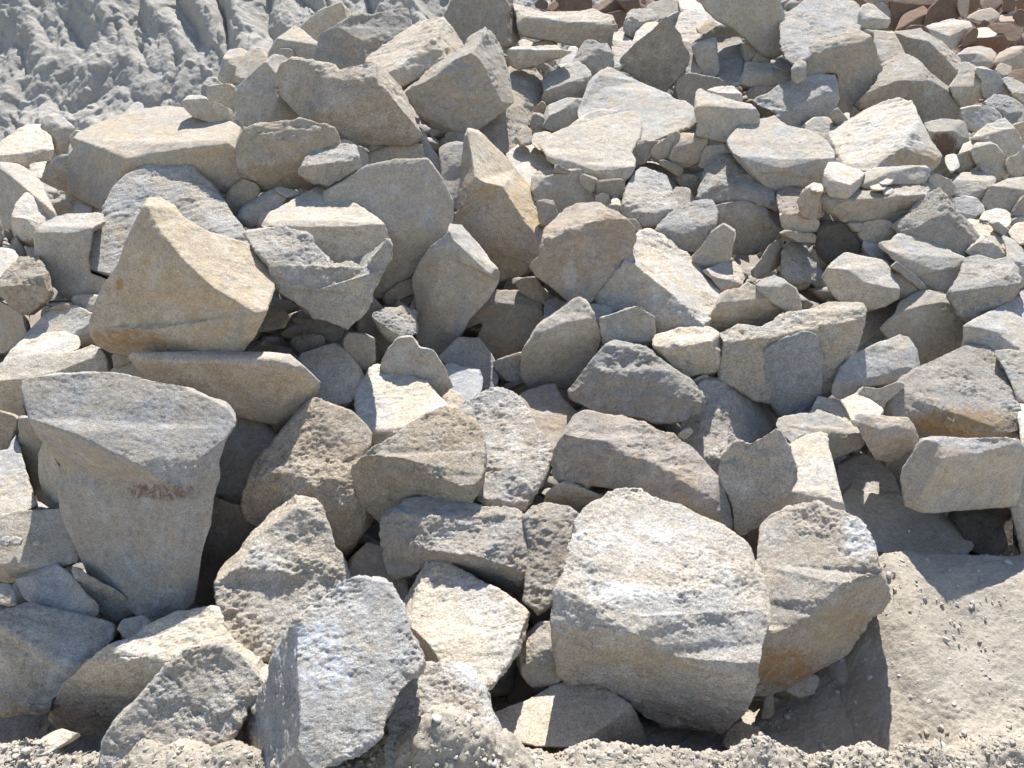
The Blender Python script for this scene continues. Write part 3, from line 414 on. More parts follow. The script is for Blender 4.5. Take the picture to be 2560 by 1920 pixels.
p16|wt|pale brick-like rock with a dust-strewn top and tan rounded front, right of the layered knob|1205,1110 1300,1080 1400,1060 1570,1045 1590,1040 1640,1090 1690,1180 1685,1310 1600,1370 1470,1395 1400,1370 1300,1270 1210,1180 1250,1220 1420,1180 1600,1140|abcdefponm:TTF fghp:TR mnophijkl:FD
p17|ts|tiny stone under the pale brick-like rock's lower right|1470,1410 1560,1370 1580,1390 1500,1440|abcd:F
p18|gr|big arch-shaped boulder with a crumpled shelf and blue-tinted base, centre right|600,1520 680,1400 820,1230 880,1170 950,1140 1060,1150 1200,1200 1330,1300 1450,1390 1560,1560 1570,1600 1480,1640 1350,1700 1200,1690 1000,1640 850,1630 720,1610 640,1560 770,1330 960,1380 1270,1350 1330,1440 1500,1560|abcds:FL defghijwvuts:TF astuvwjklmnopqr:F
@1760,440
s01|ds|dim stone in the dark pocket left of the nearly black striped rock|510,400 560,370 680,400 770,390 760,470 650,450 560,430|abcdefg:F
s03|gs|smooth bluish block with a glittering top, sloping down right in the right half|1205,470 1300,450 1350,400 1500,440 1650,500 1800,570 1810,620 1760,720 1670,805 1550,790 1460,690 1340,590 1280,530 1450,590 1620,660 1750,620|abcdefponm:TF mnopfghijkl:F
s04|gs|narrow bluish flake leaning on the smooth bluish block with a glittering top|1080,490 1090,460 1160,450 1210,475 1270,540 1325,600 1290,612 1220,590 1110,520|abcdefghi:FT
s05|ds|dark crevice stone beneath the smooth bluish block's lower edge|1310,650 1400,690 1560,800 1500,810 1350,870|abcde:F
s05b|ds|thin dark rim of rock under the smooth bluish block's long edge|1290,620 1330,590 1450,690 1560,790 1520,810 1400,700|abcdef:F
s06|wt|pale slab under the big blue-shadowed pyramid rock's right foot|1780,540 1880,460 1930,400 2050,430 2090,500 2100,550 2020,585 1900,560 1990,470|bcdefi:TF abifgh:F
s07|gs|dull pale slope of rock by the right edge, beyond the pale slab|2050,400 2120,440 2200,500 2230,600 2150,610 2100,560 2090,480|abcdefg:TF
s08|gr|pale roof-shaped rock by the right edge, its crest lit and front speckled|1690,810 1780,680 1810,560 1900,555 2010,585 2080,570 2150,600 2190,740 2160,830 2000,930 1830,1020 1760,950 1830,790 1950,740 2100,690|abcdefghonm:TTF amnohijkl:F
s09|gs|small grey rock with a pale rim at the right edge, beside the roof-shaped rock|2150,620 2230,610 2230,780 2190,770|abcd:F
s10|gs|large grey rock face at the right edge, a broad shadow across its left half|1790,1180 1810,1030 2000,930 2160,840 2190,790 2240,780 2260,1240 2000,1220 2040,1080|bcdefgi:FTT abi:FL aigh:F
s12|gs|tan rock end in shade under the white-capped polygonal rock at right|1020,1210 1080,1040 1110,930 1200,900 1340,860 1370,880 1340,940 1250,1000 1190,1070 1100,1150 1200,960|bcdefghk:TF abkhij:F
s13|gs|grey polygonal rock with a white cap, hanging over the dusty boulder at right|820,700 860,640 960,540 1000,540 1150,575 1260,590 1310,660 1340,780 1335,840 1240,890 1115,925 1080,870 920,860 870,780 990,650 1110,740 1300,780|bcdefghqpo:TF abon:FL nopqhijklm:FD
s02|gr|rugged boulder with a long dust-covered back, behind the upright blue-tinted slab at right|110,1390 140,1150 110,1090 250,1020 400,1050 560,970 740,930 850,880 1090,880 1115,930 1090,1050 1020,1240 900,1480 860,1510 800,1560 500,1600 420,1560 200,1440 460,1120 1040,1000 750,1060|bcdefghijtus:TF absutjklmnopqr:F
s14|gs|wedge rock crossed by a dark slanted shadow, in a hollow of the right side|900,1440 960,1320 1010,1240 1250,1140 1320,1100 1420,1120 1460,1200 1490,1330 1400,1420 1280,1430 1080,1450 1000,1560 900,1500 1240,1380 1400,1310|abcdefghon:TFF ohi:FT anoijklm:F
s15|ts|large faceted tan rock with a bright upper shoulder, right side, above the shadow-crossed wedge|1225,1050 1330,960 1360,880 1440,830 1500,800 1560,800 1640,805 1720,850 1820,960 1825,1030 1800,1160 1740,1210 1600,1270 1490,1330 1460,1200 1380,1110 1270,1120 1500,900 1680,870|bcdefr:TF fghisr:TF abrsijklmnopq:F
s16|gr|big bright slab with an orange underside, like a tilted table on the right side|1220,1560 1210,1500 1370,1420 1470,1340 1560,1290 1730,1200 1850,1160 1950,1190 2030,1250 2090,1400 2140,1560 2200,1660 2180,1800 2050,1740 1900,1700 1780,1650 1560,1580 1400,1640 1390,1700 1300,1750 1230,1680 1370,1480 2070,1807 1750,1835 1490,1820|bcdefghijklmwnopqrv:TF abvrstu:F rqponwxy:FDD
s16b|ts|low grey-tan stone with a pointed snout under the shadow-crossed wedge rock at right|1060,1450 1200,1480 1350,1420 1400,1440 1250,1560 1240,1640 1150,1580 1040,1510|abcdefgh:F
s17|gs|speckled stone at the right edge beside the big bright slab|2000,1220 2080,1205 2240,1210 2260,1580 2170,1560 2130,1440 2080,1330|abcdefg:FT
s18|gt|upright blue-tinted slab, a squarish plate standing before the rugged dusty boulder at right|400,1270 430,1200 560,1130 680,1090 780,1095 800,1150 830,1300 815,1480 780,1560 690,1640 570,1670 500,1640 450,1530 410,1400 470,1200 500,1420|abopklmn:FL bcdefghijkpo:F
@0,880
u01|ds|dark tan shaded rock at the left edge under the broad pale boulder's tan underside|-60,400 0,410 130,430 120,550 60,690 -60,740|abcdef:F
u03|ds|narrow nearly black rock in the slot left of the huge ledged boulder|130,440 200,450 310,620 280,700 280,1020 210,900 160,760|abcdefg:F
u02|gs|grey shaded stone face at the left edge, below the dark tan shaded rock|-60,700 60,690 110,570 170,800 190,900 260,1060 120,1120 0,1170 -60,1170|abcdefghi:FTT
u04|gs|upright narrow grey stone pressed against the left side of the huge ledged boulder|270,720 310,600 430,760 450,900 440,1040 340,1020 280,960|abcdefg:FL
u05|gs|big bluish rock deep in shadow at the left edge, crumbs lying on its top|-60,1160 150,1100 440,1050 500,1200 540,1460 440,1480 240,1520 200,1540 -60,1620 240,1450 -60,1470|abcdefjk:TFF kjfghi:FD
u05b|gs|blue crumb lying on the big shadowed rock at the left edge, largest of the crumbs|60,1300 100,1280 150,1285 140,1330 80,1330|abcde:TFF
u05c|gs|small blue crumb between the largest one and the left edge, on the big shadowed rock|10,1300 40,1275 65,1290 50,1340 10,1330|abcde:TFF
u05d|gs|small blue crumb farthest right on the big shadowed rock at the left edge|230,1310 260,1298 285,1320 240,1335|abcd:TFF
u07|ds|dark shaded boulder in the recess between the huge ledged boulder and the flat-topped slab|1470,1010 1480,700 1600,500 1630,430 1740,435 1870,530 1930,600 1830,780 1750,900 1740,1090 1600,1070 1500,950 1680,970|abcdefghijm:FT mjkla:F
u08|xs|black rock barely seen in the deepest hollow right of the huge ledged boulder|1400,1060 1480,1010 1600,1060 1700,1080 1850,1200 1650,1450 1560,1659 1500,1800 1300,1750 1350,1400|abcdefghij:F
o18|ts|tan slab, long and flat-topped, lying level below the golden pyramid boulder|910,40 930,15 1200,20 1450,10 1860,15 2060,35 2150,110 2200,190 2200,270 2080,420 1980,540 1910,575 1880,520 1870,490 1720,450 1630,440 1590,350 1400,300 1240,230 1060,205 1000,150 1050,60 1450,60 1860,50 2050,90 1940,400|bcdefyxwv:T fghijkzy:FR abvwxyzklmnopqrstu:FD
u09|gd|huge ledged boulder with a slanting tan underside and rusty band, standing in shade at left|160,280 165,200 260,120 350,95 460,130 640,150 860,170 1060,215 1320,250 1440,320 1590,345 1625,410 1600,520 1540,610 1490,760 1490,870 1450,1000 1440,1180 1370,1400 1330,1700 1310,1780 1180,1850 1056,1872 960,1800 780,1659 590,1550 500,1400 460,1200 410,900 440,780 300,600 215,470 480,560 900,760 1250,960 850,880 1250,1300 1220,1700 1400,720|FabcdefghijklmnMIHG:TFF FGHIJDE:FDD DJIKLvwxyzABC:F nopqrstuvLKIM:FR
@600,880
v09|ps|tiny pinkish sliver between the tilted dusty boulder and the white-faced block at centre|765,430 800,415 835,490 860,580 800,510|abcde:F
v03|wt|white-faced block with a tan bottom edge, left of centre, touching the purplish-grey boulder|800,370 805,300 820,240 860,180 880,140 930,100 970,100 1120,150 1280,210 1340,280 1420,360 1500,420 1400,460 1250,520 1150,560 1080,610 1000,660 900,660 920,580 850,540 830,480 1130,520 980,530|abcdefghijklmnovwtu:TTF twvopqrs:FD
v06|ds|dark slate-coloured rock in shade under the speckled egg-shaped boulder|1930,290 2060,260 2130,220 2180,230 2220,320 2350,440 2340,700 2200,840 2130,840 2000,600|abcdefghij:FTT
v05|wr|crumbly pale boulder with a blue-shadowed crown, right of the tan-bottomed dusty boulder at centre|1500,400 1640,310 1740,265 1850,270 1940,330 2000,420 2030,520 2080,570 2150,670 2150,780 2120,880 2050,950 1960,1080 1850,1080 1700,1050 1630,1010 1600,900 1500,600 1880,770 1820,1000 2080,890|abcdefghijkustnopqr:TF klmntsu:F
v01|tr|tilted dusty boulder with a scooped tan foot and scarred sunlit face, left of centre|30,960 60,880 130,740 230,620 330,500 420,370 480,330 550,340 640,385 760,420 850,500 900,570 890,650 800,780 790,880 830,1000 915,1130 910,1210 840,1300 720,1400 650,1350 600,1200 400,1250 130,1200 60,1150 30,1050 280,820 430,870 590,1110 780,600 690,1080|abcdefghijDnoECBA:TF jklmnD:FR opqrstuvCE:F aABCvwxyz:FD
v08|ds|dim rock in the shade beneath the tilted dusty boulder, left of the ledge-topped brick-shaped block|710,1420 850,1310 1010,1280 1100,1450 1130,1530 1170,1640 1170,1750 1050,1850 770,1650|abcdefghi:FT
v04|tr|rough-topped boulder with a smooth tan belly like a loaf, right below the white-faced block|800,860 800,780 860,710 950,650 1080,590 1170,500 1250,450 1340,390 1420,370 1500,410 1620,480 1660,580 1710,680 1700,850 1650,960 1580,1055 1450,1060 1250,1050 1100,1080 1020,1190 960,1150 880,1080 830,990 900,710 1100,720 1230,760 1330,860 1560,940|cdefghijklmnoBAzyx:TF abcxyzABopqrstuvw:FD
v07|gr|ledge-topped brick-shaped block with a rough front and shadowed overhang, lower centre|1000,1440 1005,1200 1000,1180 1030,1090 1110,1030 1370,1005 1480,1010 1600,1060 1700,1085 1900,1080 1960,1100 1970,1170 2080,1300 2120,1400 2130,1500 2100,1600 2050,1640 1900,1659 1700,1620 1400,1440 1300,1470 1200,1540 1080,1560 1020,1500 1130,1120 1250,1140 1560,1110 1930,1130 1270,1370 1660,1420|abcdyzCuvwx:FL defghijkBAzy:TTF zABDC:FTT BklmnopD:TFR CDpqrstu:FDD
v02|gr|conical pale boulder with a bright left edge, right of the huge ledged boulder|-160,1600 -120,1480 0,1390 60,1320 140,1220 240,1110 350,1040 430,1015 500,1020 580,1110 620,1260 640,1350 710,1430 770,1570 700,1640 560,1760 400,1950 260,2120 150,2110 -50,2020 -130,1930 0,1480 170,1250 400,1060|abcdefghxwv:TL avwxhijklmnopqrstu:FFTR
@1200,880
w09|ds|dark wedge-shaped stone in the slit between the biggest boulder and its tall right neighbour|1810,1270 1950,1200 1980,1400 1960,1500 1870,1400|abcde:F
w01|wr|rough pale boulder, bright crest and blue-shadowed right side, left of the upright slab|1400,400 1505,240 1570,190 1630,180 1740,200 1800,260 1860,325 1950,350 2010,400 2055,520 1960,600 1870,660 1700,680 1700,850 1650,920 1520,780 1400,620 1700,260 1720,560|abcdrsmnopq:FFTL defghijklmsr:TFR
w02|ts|tiny stone wedged under the lower right corner of the arch-shaped boulder|1370,570 1440,520 1470,550 1410,610|abcd:F
@1760,880
x01|ws|pale flat rock right below the upright blue-tinted slab's right corner|750,400 800,300 860,300 940,330 1000,420 1060,520 980,530 800,470|abcdefgh:TF
x02|ws|small bright flat rock with a scalloped shadow, below and right of the upright slab|940,320 1000,290 1060,290 1150,340 1240,400 1220,460 1100,470 1040,500 990,390|abcdefghi:TTF
x05b|ds|dark stone in the narrow cleft left of the tan-faced slanting block|1230,770 1420,680 1400,980 1340,1000|abcd:F
x05|gs|bluish rock with a sharp triangular patch of sunlight, right side below the small flat rocks|890,760 1000,705 1090,700 1180,730 1240,760 1300,850 1345,960 1360,1040 1200,1060 1050,1040 960,1050 930,930|abcdefghijkl:TF
x06|gs|large blue rock in shadow above the buried sandy ledge at lower right|960,1000 1030,900 1060,960 1200,1000 1350,990 1400,1060 1500,1080 1700,1090 1750,1150 1870,1400 1500,1400 1180,1380 1130,1290 1030,1170 970,1110|abcdefghijklmno:FTT
x09|dr|dark rough rock near the lower right edge, beneath the tan-faced slanting block|1680,1110 1850,1050 2040,1040 2150,1120 2210,1400 2180,1440 2000,1420 1850,1400 1780,1220|abcdefghi:FT
x10|gs|grey shaded rock cut by the right edge beside the tan-faced slanting block|2140,1090 2180,800 2230,700 2240,1440 2190,1420|abcde:F
x11|ws|pale rough stone at the right edge beside the big bright slab's lower corner|2160,360 2240,350 2240,680 2190,600|abcd:TF
x03|gs|pale tongue-shaped rock with a blue-shadowed left end, below the upright blue-tinted slab|510,500 540,450 720,430 770,400 900,450 1000,500 1060,530 1100,590 1105,640 1050,670 950,700 880,735 860,690 830,600 790,570 700,580 610,630 560,590 840,530 1000,600|abcdefghtsopqr:TF sthijklmno:F
x04|ps|bowl-shaped small rock with a rough ledge top, left of the big bright slab's orange underside|1035,440 1100,435 1200,445 1400,460 1440,500 1480,580 1490,640 1400,700 1290,750 1190,730 1140,650 1090,560 1150,580 1340,590|abcdenml:TF lmnefghijk:FD
x08|gs|tan-faced slanting block with a grey left flank and a pinkish ledge, near the right edge|1365,1000 1385,800 1440,720 1500,600 1570,590 1800,605 2080,595 2160,620 2210,680 2190,850 2150,1055 1900,1070 1800,1080 1600,1105 1500,1100 1380,1050 1640,660 1650,740 1900,710 2130,640 2090,1045 1480,1020|abcdeqrvop:FL efgtsrq:TTF rstulmnov:FD ghijkut:FR kul:F
w08|ws|pale slab with a smooth rippled top and curved tan front, behind the heart-shaped rock|470,1140 480,1050 560,950 600,900 620,830 600,720 600,640 700,590 800,560 855,580 860,650 890,800 920,920 960,1040 970,1130 900,1130 800,1110 600,1110 740,960 640,980|cdefghijklmnst:TF ctsnopqrab:F
@1200,880
w03|pt|long humped boulder with a pink-beige sunlit back, arching over a small tan rock|510,760 545,650 560,570 600,500 660,440 740,412 850,415 950,430 1080,470 1250,550 1330,575 1450,660 1560,780 1640,880 1690,920 1740,1030 1755,1130 1720,1240 1650,1230 1520,1200 1230,1150 980,960 900,930 800,910 740,950 650,910 560,890 520,830 720,600 870,610 1060,740 1200,760 1400,890 1580,1030|cdefghijklmnHGFEDC:TTF nopqrH:FR abcCDEFGHrstuvwxyzAB:F
w04|ts|small tan rock under the arch of the long humped boulder, left above the biggest boulder|440,1050 470,970 540,920 600,895 740,960 890,1005 830,1100 690,1140 480,1090 620,925|cdefj:TTF abcjfghi:FD
w05|wr|rough pale rock squeezed between the ledge-topped brick-shaped block and the biggest boulder|310,1150 370,1080 450,1050 560,1070 690,1120 680,1250 660,1400 600,1659 400,1800 300,1700 350,1300 500,1150|abcl:TF cdel:TF efghijkal:FT
w07|gr|heart-shaped grey rock with a notched top, standing above right of the biggest boulder|1665,830 1690,680 1710,630 1800,625 1870,640 1950,600 2040,540 2110,580 2160,680 2190,820 2190,870 2130,960 2040,1060 2010,1130 1990,1180 1900,1220 1800,1275 1760,1240 1745,1030 1680,900 1880,720 2000,800 1990,1060|abcdefuvwopqrst:FFTL fghijklmnowvu:FFR
@0,1320
y02|gs|little blue-shadowed stone on the left edge next to the blue leaning block|-60,390 60,390 110,450 130,520 60,530 -60,500|abcdef:FT
y03|ds|dark bluish rock in the hollow beneath the huge ledged boulder's left side|470,270 530,240 600,330 760,420 900,500 980,620 800,680 700,600 560,450|abcdefghi:F
y04|gs|small shaded stone below the bottom point of the huge ledged boulder|800,690 870,610 950,600 1040,640 1070,690 960,760 900,765|abcdefg:FT
y04b|ws|sliver of pale stone beside the small shaded one below the huge ledged boulder's point|955,730 1000,670 1070,660 1060,710 1000,750|abcde:TF
y01|gs|blue leaning block in shadow at the lower left, one corner pointing up|75,370 130,330 300,260 400,222 430,260 490,330 560,420 650,520 710,590 600,605 500,595 350,580 220,530 150,520 120,450 160,390 390,260|abcdqp:TTF apqdefghijklmno:FT
y05|wt|pale ridged boulder cut by the left edge near the bottom, front face brown|-80,640 20,590 130,520 220,520 360,580 500,590 640,620 780,670 800,710 770,770 680,850 560,980 460,1040 430,1120 370,1170 340,1260 130,1280 0,1285 -80,1285 0,680 150,770 290,840 400,900 450,1000 590,700 640,800 560,930|abcdeyzAxwvut:TTF efghijklAzy:TFR atuvwxAlmnopqrs:F
y06|wt|large slab with a blinding white flat top and brown front, lower left|320,1290 340,1240 370,1180 440,1080 520,1000 600,920 680,850 760,800 900,760 1000,690 1100,640 1220,590 1300,590 1430,555 1500,560 1530,700 1600,780 1700,850 1860,940 1800,1100 1500,1200 1200,1300 900,1450 720,1450 560,1440 430,1385 700,890 830,945 1000,955 1150,960 1300,1000|fghijklmnopqrstEDCBA:TTF abcdefABCDEtuvwxyz:FD
y08|ws|small white stone lying on the soil at the lower left|205,1570 250,1450 400,1390 560,1430 420,1510 300,1580|abcdef:TF
y09|ws|pale wedge stone caught between the pitted grey boulder and the tall white-blue boulder|1770,990 1880,920 1930,910 1900,1050 1830,1200 1760,1300 1730,1160|abcdefg:TF
y07|gr|pitted grey boulder resting on the soil at the lower left, right of the white-topped slab|690,1590 720,1460 830,1300 940,1200 1050,1060 1150,950 1260,860 1400,800 1500,780 1600,860 1700,900 1790,960 1820,1060 1780,1150 1700,1250 1650,1350 1530,1560 1500,1700 1100,1700 700,1680 1400,920 1080,1450|abcdefghuvt:FFT uhijklmnopqrstv:FTR
@1200,1320
z04|gs|small two-toned stone between the white square slab and the biggest boulder's left foot|230,930 250,830 330,720 430,640 530,630 560,800 590,1000 590,1090 470,1135 380,1110 300,1020 300,900 420,960|abcdefml:TF almfghijk:F
@600,1320
z03|wt|white square slab tipped like a kite, standing right of the tall white-blue boulder|1125,540 1230,350 1310,220 1400,230 1550,310 1850,480 1995,600 1960,700 1890,870 1760,1040 1700,1125 1640,1020 1530,960 1420,960 1300,990 1270,880 1220,780 1160,700 1220,450 1160,660 1300,800|abcstr:L cdefghijklmnuts:TTF tunopqr:FLD
z01|wr|tall white-blue boulder with a blue-shadowed left flank, front row near the bottom|20,1490 100,1280 160,1120 230,940 290,810 340,700 400,600 520,520 680,380 770,360 850,330 960,310 1010,340 1050,420 1120,530 1150,640 1170,730 1220,790 1290,960 1180,1020 1100,1120 1000,1300 980,1440 850,1540 700,1620 400,1700 200,1640 400,950 420,1300|abcdefgBCzA:FL ghijklmnopqrstuvwxyzCB:TF
@1200,1320
z05|ws|flat pale stone half buried in soil under the biggest boulder, crossed by its shadow|80,1290 250,1210 330,1190 500,1100 700,1045 830,1090 900,1140 1020,1220 1150,1370 1150,1500 1000,1530 930,1510 700,1500 400,1500 100,1440 900,1340|abcdefghpmno:TTF hijklmp:FR
@1760,1320
g01|ds|dark stone in the shadow under the orange-bellied boulder, largest near the bottom|100,1500 170,1370 230,1340 400,1390 390,1440 300,1500 200,1530|abcdefg:FT
g02|gs|thin upright flake in the shadow beneath the orange-bellied boulder|395,1310 430,1150 480,1150 480,1290 450,1310|abcde:F
g03|gs|shaded stone pressed under the orange-bellied boulder's lower edge|540,1110 600,1060 700,1030 800,1020 780,1130 650,1170|abcdef:FT
w10|wr|pale boulder with an orange and grey underside, right of the biggest boulder|385,260 400,40 395,-6 480,-90 560,-126 700,-146 790,-146 880,-106 1000,-86 1090,-16 1150,80 1200,190 1240,280 1270,380 1280,490 1200,560 1100,620 1050,730 990,840 880,920 600,1080 450,1150 330,1160 300,1040 330,900 350,750 400,640 400,500 500,850 680,720 820,620 900,480 980,390 1120,330 1240,320|BabcdefghijklmIHGFEDCzA:TTF zCDEFGHImnopqrstuvwxy:FD
@1200,1320
w06|wr|biggest boulder of the heap, white scuffed top and brown base, bottom right of centre|550,900 520,740 540,520 580,380 620,170 640,80 660,-40 720,-116 800,-166 900,-226 1030,-261 1110,-266 1170,-206 1250,-171 1380,-151 1500,-76 1650,-16 1780,80 1870,180 1930,290 1980,430 2005,600 1980,680 1940,780 1925,960 1900,1100 1840,1230 1740,1320 1620,1420 1480,1430 1340,1390 1150,1290 1000,1180 880,1090 790,1050 700,1045 570,1080 600,600 830,500 1000,500 1200,470 1450,440 1700,520 1920,560 610,680 850,620 1040,700 1130,780 1300,880 1600,980 1900,1020|cdefghijklmnopqrstuvRQPONML:TTF LMNOPQRxyYXWVUTS:TF Rvwx:FR bcLS:F bSTUVWXYyzABCDEFGHIJKa:FD
@600,1320
z02|wr|white rounded rock half smothered in crumbly soil at the bottom centre|1000,1500 1080,1150 1170,1010 1300,960 1420,960 1530,940 1620,1000 1700,1120 1730,1250 1800,1380 1830,1659 1820,1850 1200,1850 1000,1700 1550,1020 1700,1300|abcdefoplmn:TF fghijklpo:TR
"""
STAINS = """
l19 300 710 14 20 .36,.20,.07 .95
l19 362 655 16 12 .42,.28,.12 .9
l19 440 780 240 130 .42,.31,.16 .42
l19 320 850 150 32 .36,.22,.10 .7
b21 1330 500 75 90 .50,.36,.18 .6
u09 400 1230 110 28 .17,.09,.05 .75
w10 1960 1670 120 60 .42,.22,.07 .8
w10 2100 1560 100 60 .45,.33,.17 .6
w06 1640 1640 180 50 .40,.31,.20 .5
s16 2400 1060 170 48 .38,.25,.12 .95
n35 2290 395 95 28 .38,.27,.14 .8
n06 2230 215 90 60 .44,.36,.24 .5
n18 2358 360 40 32 .13,.07,.04 1.3
m53 1810 470 60 30 .40,.30,.18 .6
m11 1770 70 40 25 .50,.36,.26 .6
k11 270 400 60 60 .42,.33,.20 .4
v07 1400 1470 130 45 .16,.12,.06 .8
p06 1575 160 22 18 .35,.30,.08 .7
x08 2380 1130 60 22 .55,.42,.32 .8
q16 2470 120 60 20 .42,.22,.12 .8
q17 2400 80 40 25 .45,.30,.18 .6
w06 1560 1480 150 28 .62,.64,.67 .7
w06 1560 1340 200 60 .62,.62,.62 .5
w10 2150 1350 60 70 .66,.67,.69 .8
z01 800 1640 120 120 .60,.63,.68 .6
z02 1180 1690 60 50 .66,.67,.69 .7
l19 480 520 40 26 .60,.62,.66 .9
p06 1425 690 22 45 .58,.57,.55 .9
"""

LET = 'abcdefghijklmnopqrstuvwxyzABCDEFGHIJKLMNOPQRSTUVWXYZ'
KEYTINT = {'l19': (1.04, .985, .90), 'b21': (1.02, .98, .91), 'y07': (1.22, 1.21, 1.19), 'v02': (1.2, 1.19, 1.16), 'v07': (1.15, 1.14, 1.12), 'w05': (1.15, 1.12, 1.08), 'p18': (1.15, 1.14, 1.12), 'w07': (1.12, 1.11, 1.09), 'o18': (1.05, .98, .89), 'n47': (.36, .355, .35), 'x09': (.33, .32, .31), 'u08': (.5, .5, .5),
           'n18': (.85, .85, .84), 'w06': (1.28, 1.27, 1.25), 'w10': (1.28, 1.25, 1.2), 'z01': (1.28, 1.30, 1.32), 'z02': (1.26, 1.27, 1.28), 'o07': (1.1, 1.1, 1.1), 'o08': (1.15, 1.14, 1.1),
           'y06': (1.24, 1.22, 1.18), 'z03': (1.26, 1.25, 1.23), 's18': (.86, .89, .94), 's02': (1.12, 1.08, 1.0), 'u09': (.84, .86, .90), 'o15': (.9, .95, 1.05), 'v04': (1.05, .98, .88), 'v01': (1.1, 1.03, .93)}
def facet_normal(code):
    v = np.zeros(3)
    for i, ch in enumerate(code):
        if ch == 'T': v += (0, 0, 1.25)
        elif ch == 'F': v += np.array((0, -1.0, 0)) * (1.55 if i == 0 and 'T' in code else 1.0)
        elif ch == 'L': v += (-.8, 0, 0)
        elif ch == 'R': v += (.8, 0, 0)
        elif ch == 'D': v += (0, 0, -.45)
    return v / np.linalg.norm(v)

rocks = []
ox = oy = 0; k = 800 / 2212
for ln in DATA.strip().split('\n'):
    if ln[0] == '@':
        ox, oy = map(int, ln[1:].split(',')); continue
    key, fl, label, pts, fcs = ln.split('|')
    if fl[1] not in 'srt': fl = fl[0] + 's'
    P = np.array([[float(c) for c in p.split(',')] for p in pts.split()]) * k + (ox, oy)
    F = []
    for fc in fcs.split():
        a, c = fc.split(':'); idx = [LET.index(ch) for ch in a]
        q = P[idx]; ar = np.sum(q[:, 0] * np.roll(q[:, 1], -1) - np.roll(q[:, 0], -1) * q[:, 1])
        if ar < 0: idx = idx[::-1]
        F.append((idx, facet_normal(c)))
    rocks.append(dict(key=key, fl=fl, label=label, P=P, F=F))
def move_before(a, b):
    ks = [r['key'] for r in rocks]; i, j = ks.index(a), ks.index(b)
    if i > j: rocks.insert(j, rocks.pop(i))
for a, b in (('w01', 'p18'), ('w02', 'p18'), ('p07', 'p06'), ('o13b', 'o13')): move_before(a, b)

def solve(r):
    P, F = r['P'], r['F']; n = len(P)
    used = sorted({i for f, _ in F for i in f})
    edges = set()
    for f, _ in F:
        for i, j in zip(f, f[1:] + f[:1]): edges.add((i, j))
    bd = {i: j for i, j in edges if (j, i) not in edges}
    s = next(iter(bd)); loop = [s]
    while bd[loop[-1]] != s: loop.append(bd[loop[-1]])
    c = P[loop].mean(0)
    dil = P.copy()                                    # a hair larger: rounding the rims shrinks the block
    for i in loop:
        v = P[i] - c; dil[i] = P[i] + v / (np.linalg.norm(v) + 1e-6) * (4.0 + .02 * np.linalg.norm(v))
    P = dil
    R = ray(P[:, 0], P[:, 1]); d0 = float(heap_depth(*c))
    size0 = max(np.ptp(P[loop, 0]), np.ptp(P[loop, 1])) / FOC
    u_ = (P[:, 0] - 1280) / FOC; v_ = -(P[:, 1] - 960) / FOC; nf = len(F)
    cur = [q[1] for q in F]; sv = np.array(SUNV)
    for it in range(10):                              # planes that meet on the traced ridges and take the light as seen
        rows, rhs = [], []                            # unknowns: 1/depth of each corner, then one plane per facet
        for q, (f, want) in enumerate(F):
            nrm = cur[q]
            view = -R[f].mean(0); view /= np.linalg.norm(view)
            dot = nrm @ view
            if dot < .25:                             # a facet we can see has to face us
                nrm = nrm + view * (.25 - dot) * 1.1; nrm = nrm / np.linalg.norm(nrm)
            nc = np.array([nrm @ RX, nrm @ UP, nrm @ FW]); den = nrm @ R[f].mean(0)
            grad = nc[:2] / den; gw = 1 / (1 + .4 * np.linalg.norm(grad))
            area = math.sqrt(max(1e-6, np.ptp(u_[f]) * np.ptp(v_[f]))) / size0
            for i in f:
                row = np.zeros(n + 3 * nf); row[i] = 1; row[n + 3 * q] = -u_[i]; row[n + 3 * q + 1] = -v_[i]; row[n + 3 * q + 2] = -1
                rows.append(row * 7); rhs.append(0)
            for a_ in (0, 1):
                row = np.zeros(n + 3 * nf); row[n + 3 * q + a_] = 1
                rows.append(row * size0 * gw * area * 3); rhs.append(grad[a_] * size0 * gw * area * 3)
        for i in range(n):
            row = np.zeros(n + 3 * nf); wt = .02 if i in used else 1
            row[i] = wt; rows.append(row); rhs.append(wt)
        sol = np.linalg.lstsq(np.array(rows), np.array(rhs), rcond=None)[0]
        for q, (f, want) in enumerate(F):
            a_, b_, c_ = sol[n + 3 * q:n + 3 * q + 3]
            m = -(a_ * RX + b_ * UP + c_ * FW); m /= np.linalg.norm(m)
            m = m + .25 * want; m /= np.linalg.norm(m)
            tgt = want @ sv; tgt = max(tgt, .58) if tgt > .3 else .30 if tgt > .05 else tgt
            mp = m - (m @ sv) * sv; mp /= np.linalg.norm(mp) + 1e-9
            cur[q] = tgt * sv + math.sqrt(max(0, 1 - tgt * tgt)) * mp
    sol = sol[:n]
    d = 1 / np.clip(sol, .4, 2.5)
    d = d / d[used].mean()
    size = max(np.ptp(P[loop, 0]), np.ptp(P[loop, 1])) / FOC
    ext = np.ptp(d[used]); lim = 1.5 * size
    if ext > lim: d = 1 + (d - 1) * lim / ext
    r.update(P=P, R=R, d=d, used=used, loop=loop, size=size, c=c, d0=d0)
    tri = []
    for f, _ in F:
        for t in tessellate_polygon([[Vector((P[i][0], P[i][1], 0)) for i in f]]):
            a, b, cq = (f[x] for x in t)
            A = (P[b][0] - P[a][0]) * (P[cq][1] - P[a][1]) - (P[cq][0] - P[a][0]) * (P[b][1] - P[a][1])
            if abs(A) < 1e-6: continue
            tri.append((a, b, cq) if A > 0 else (a, cq, b))
    r['tri'] = tri
for r in rocks: solve(r)

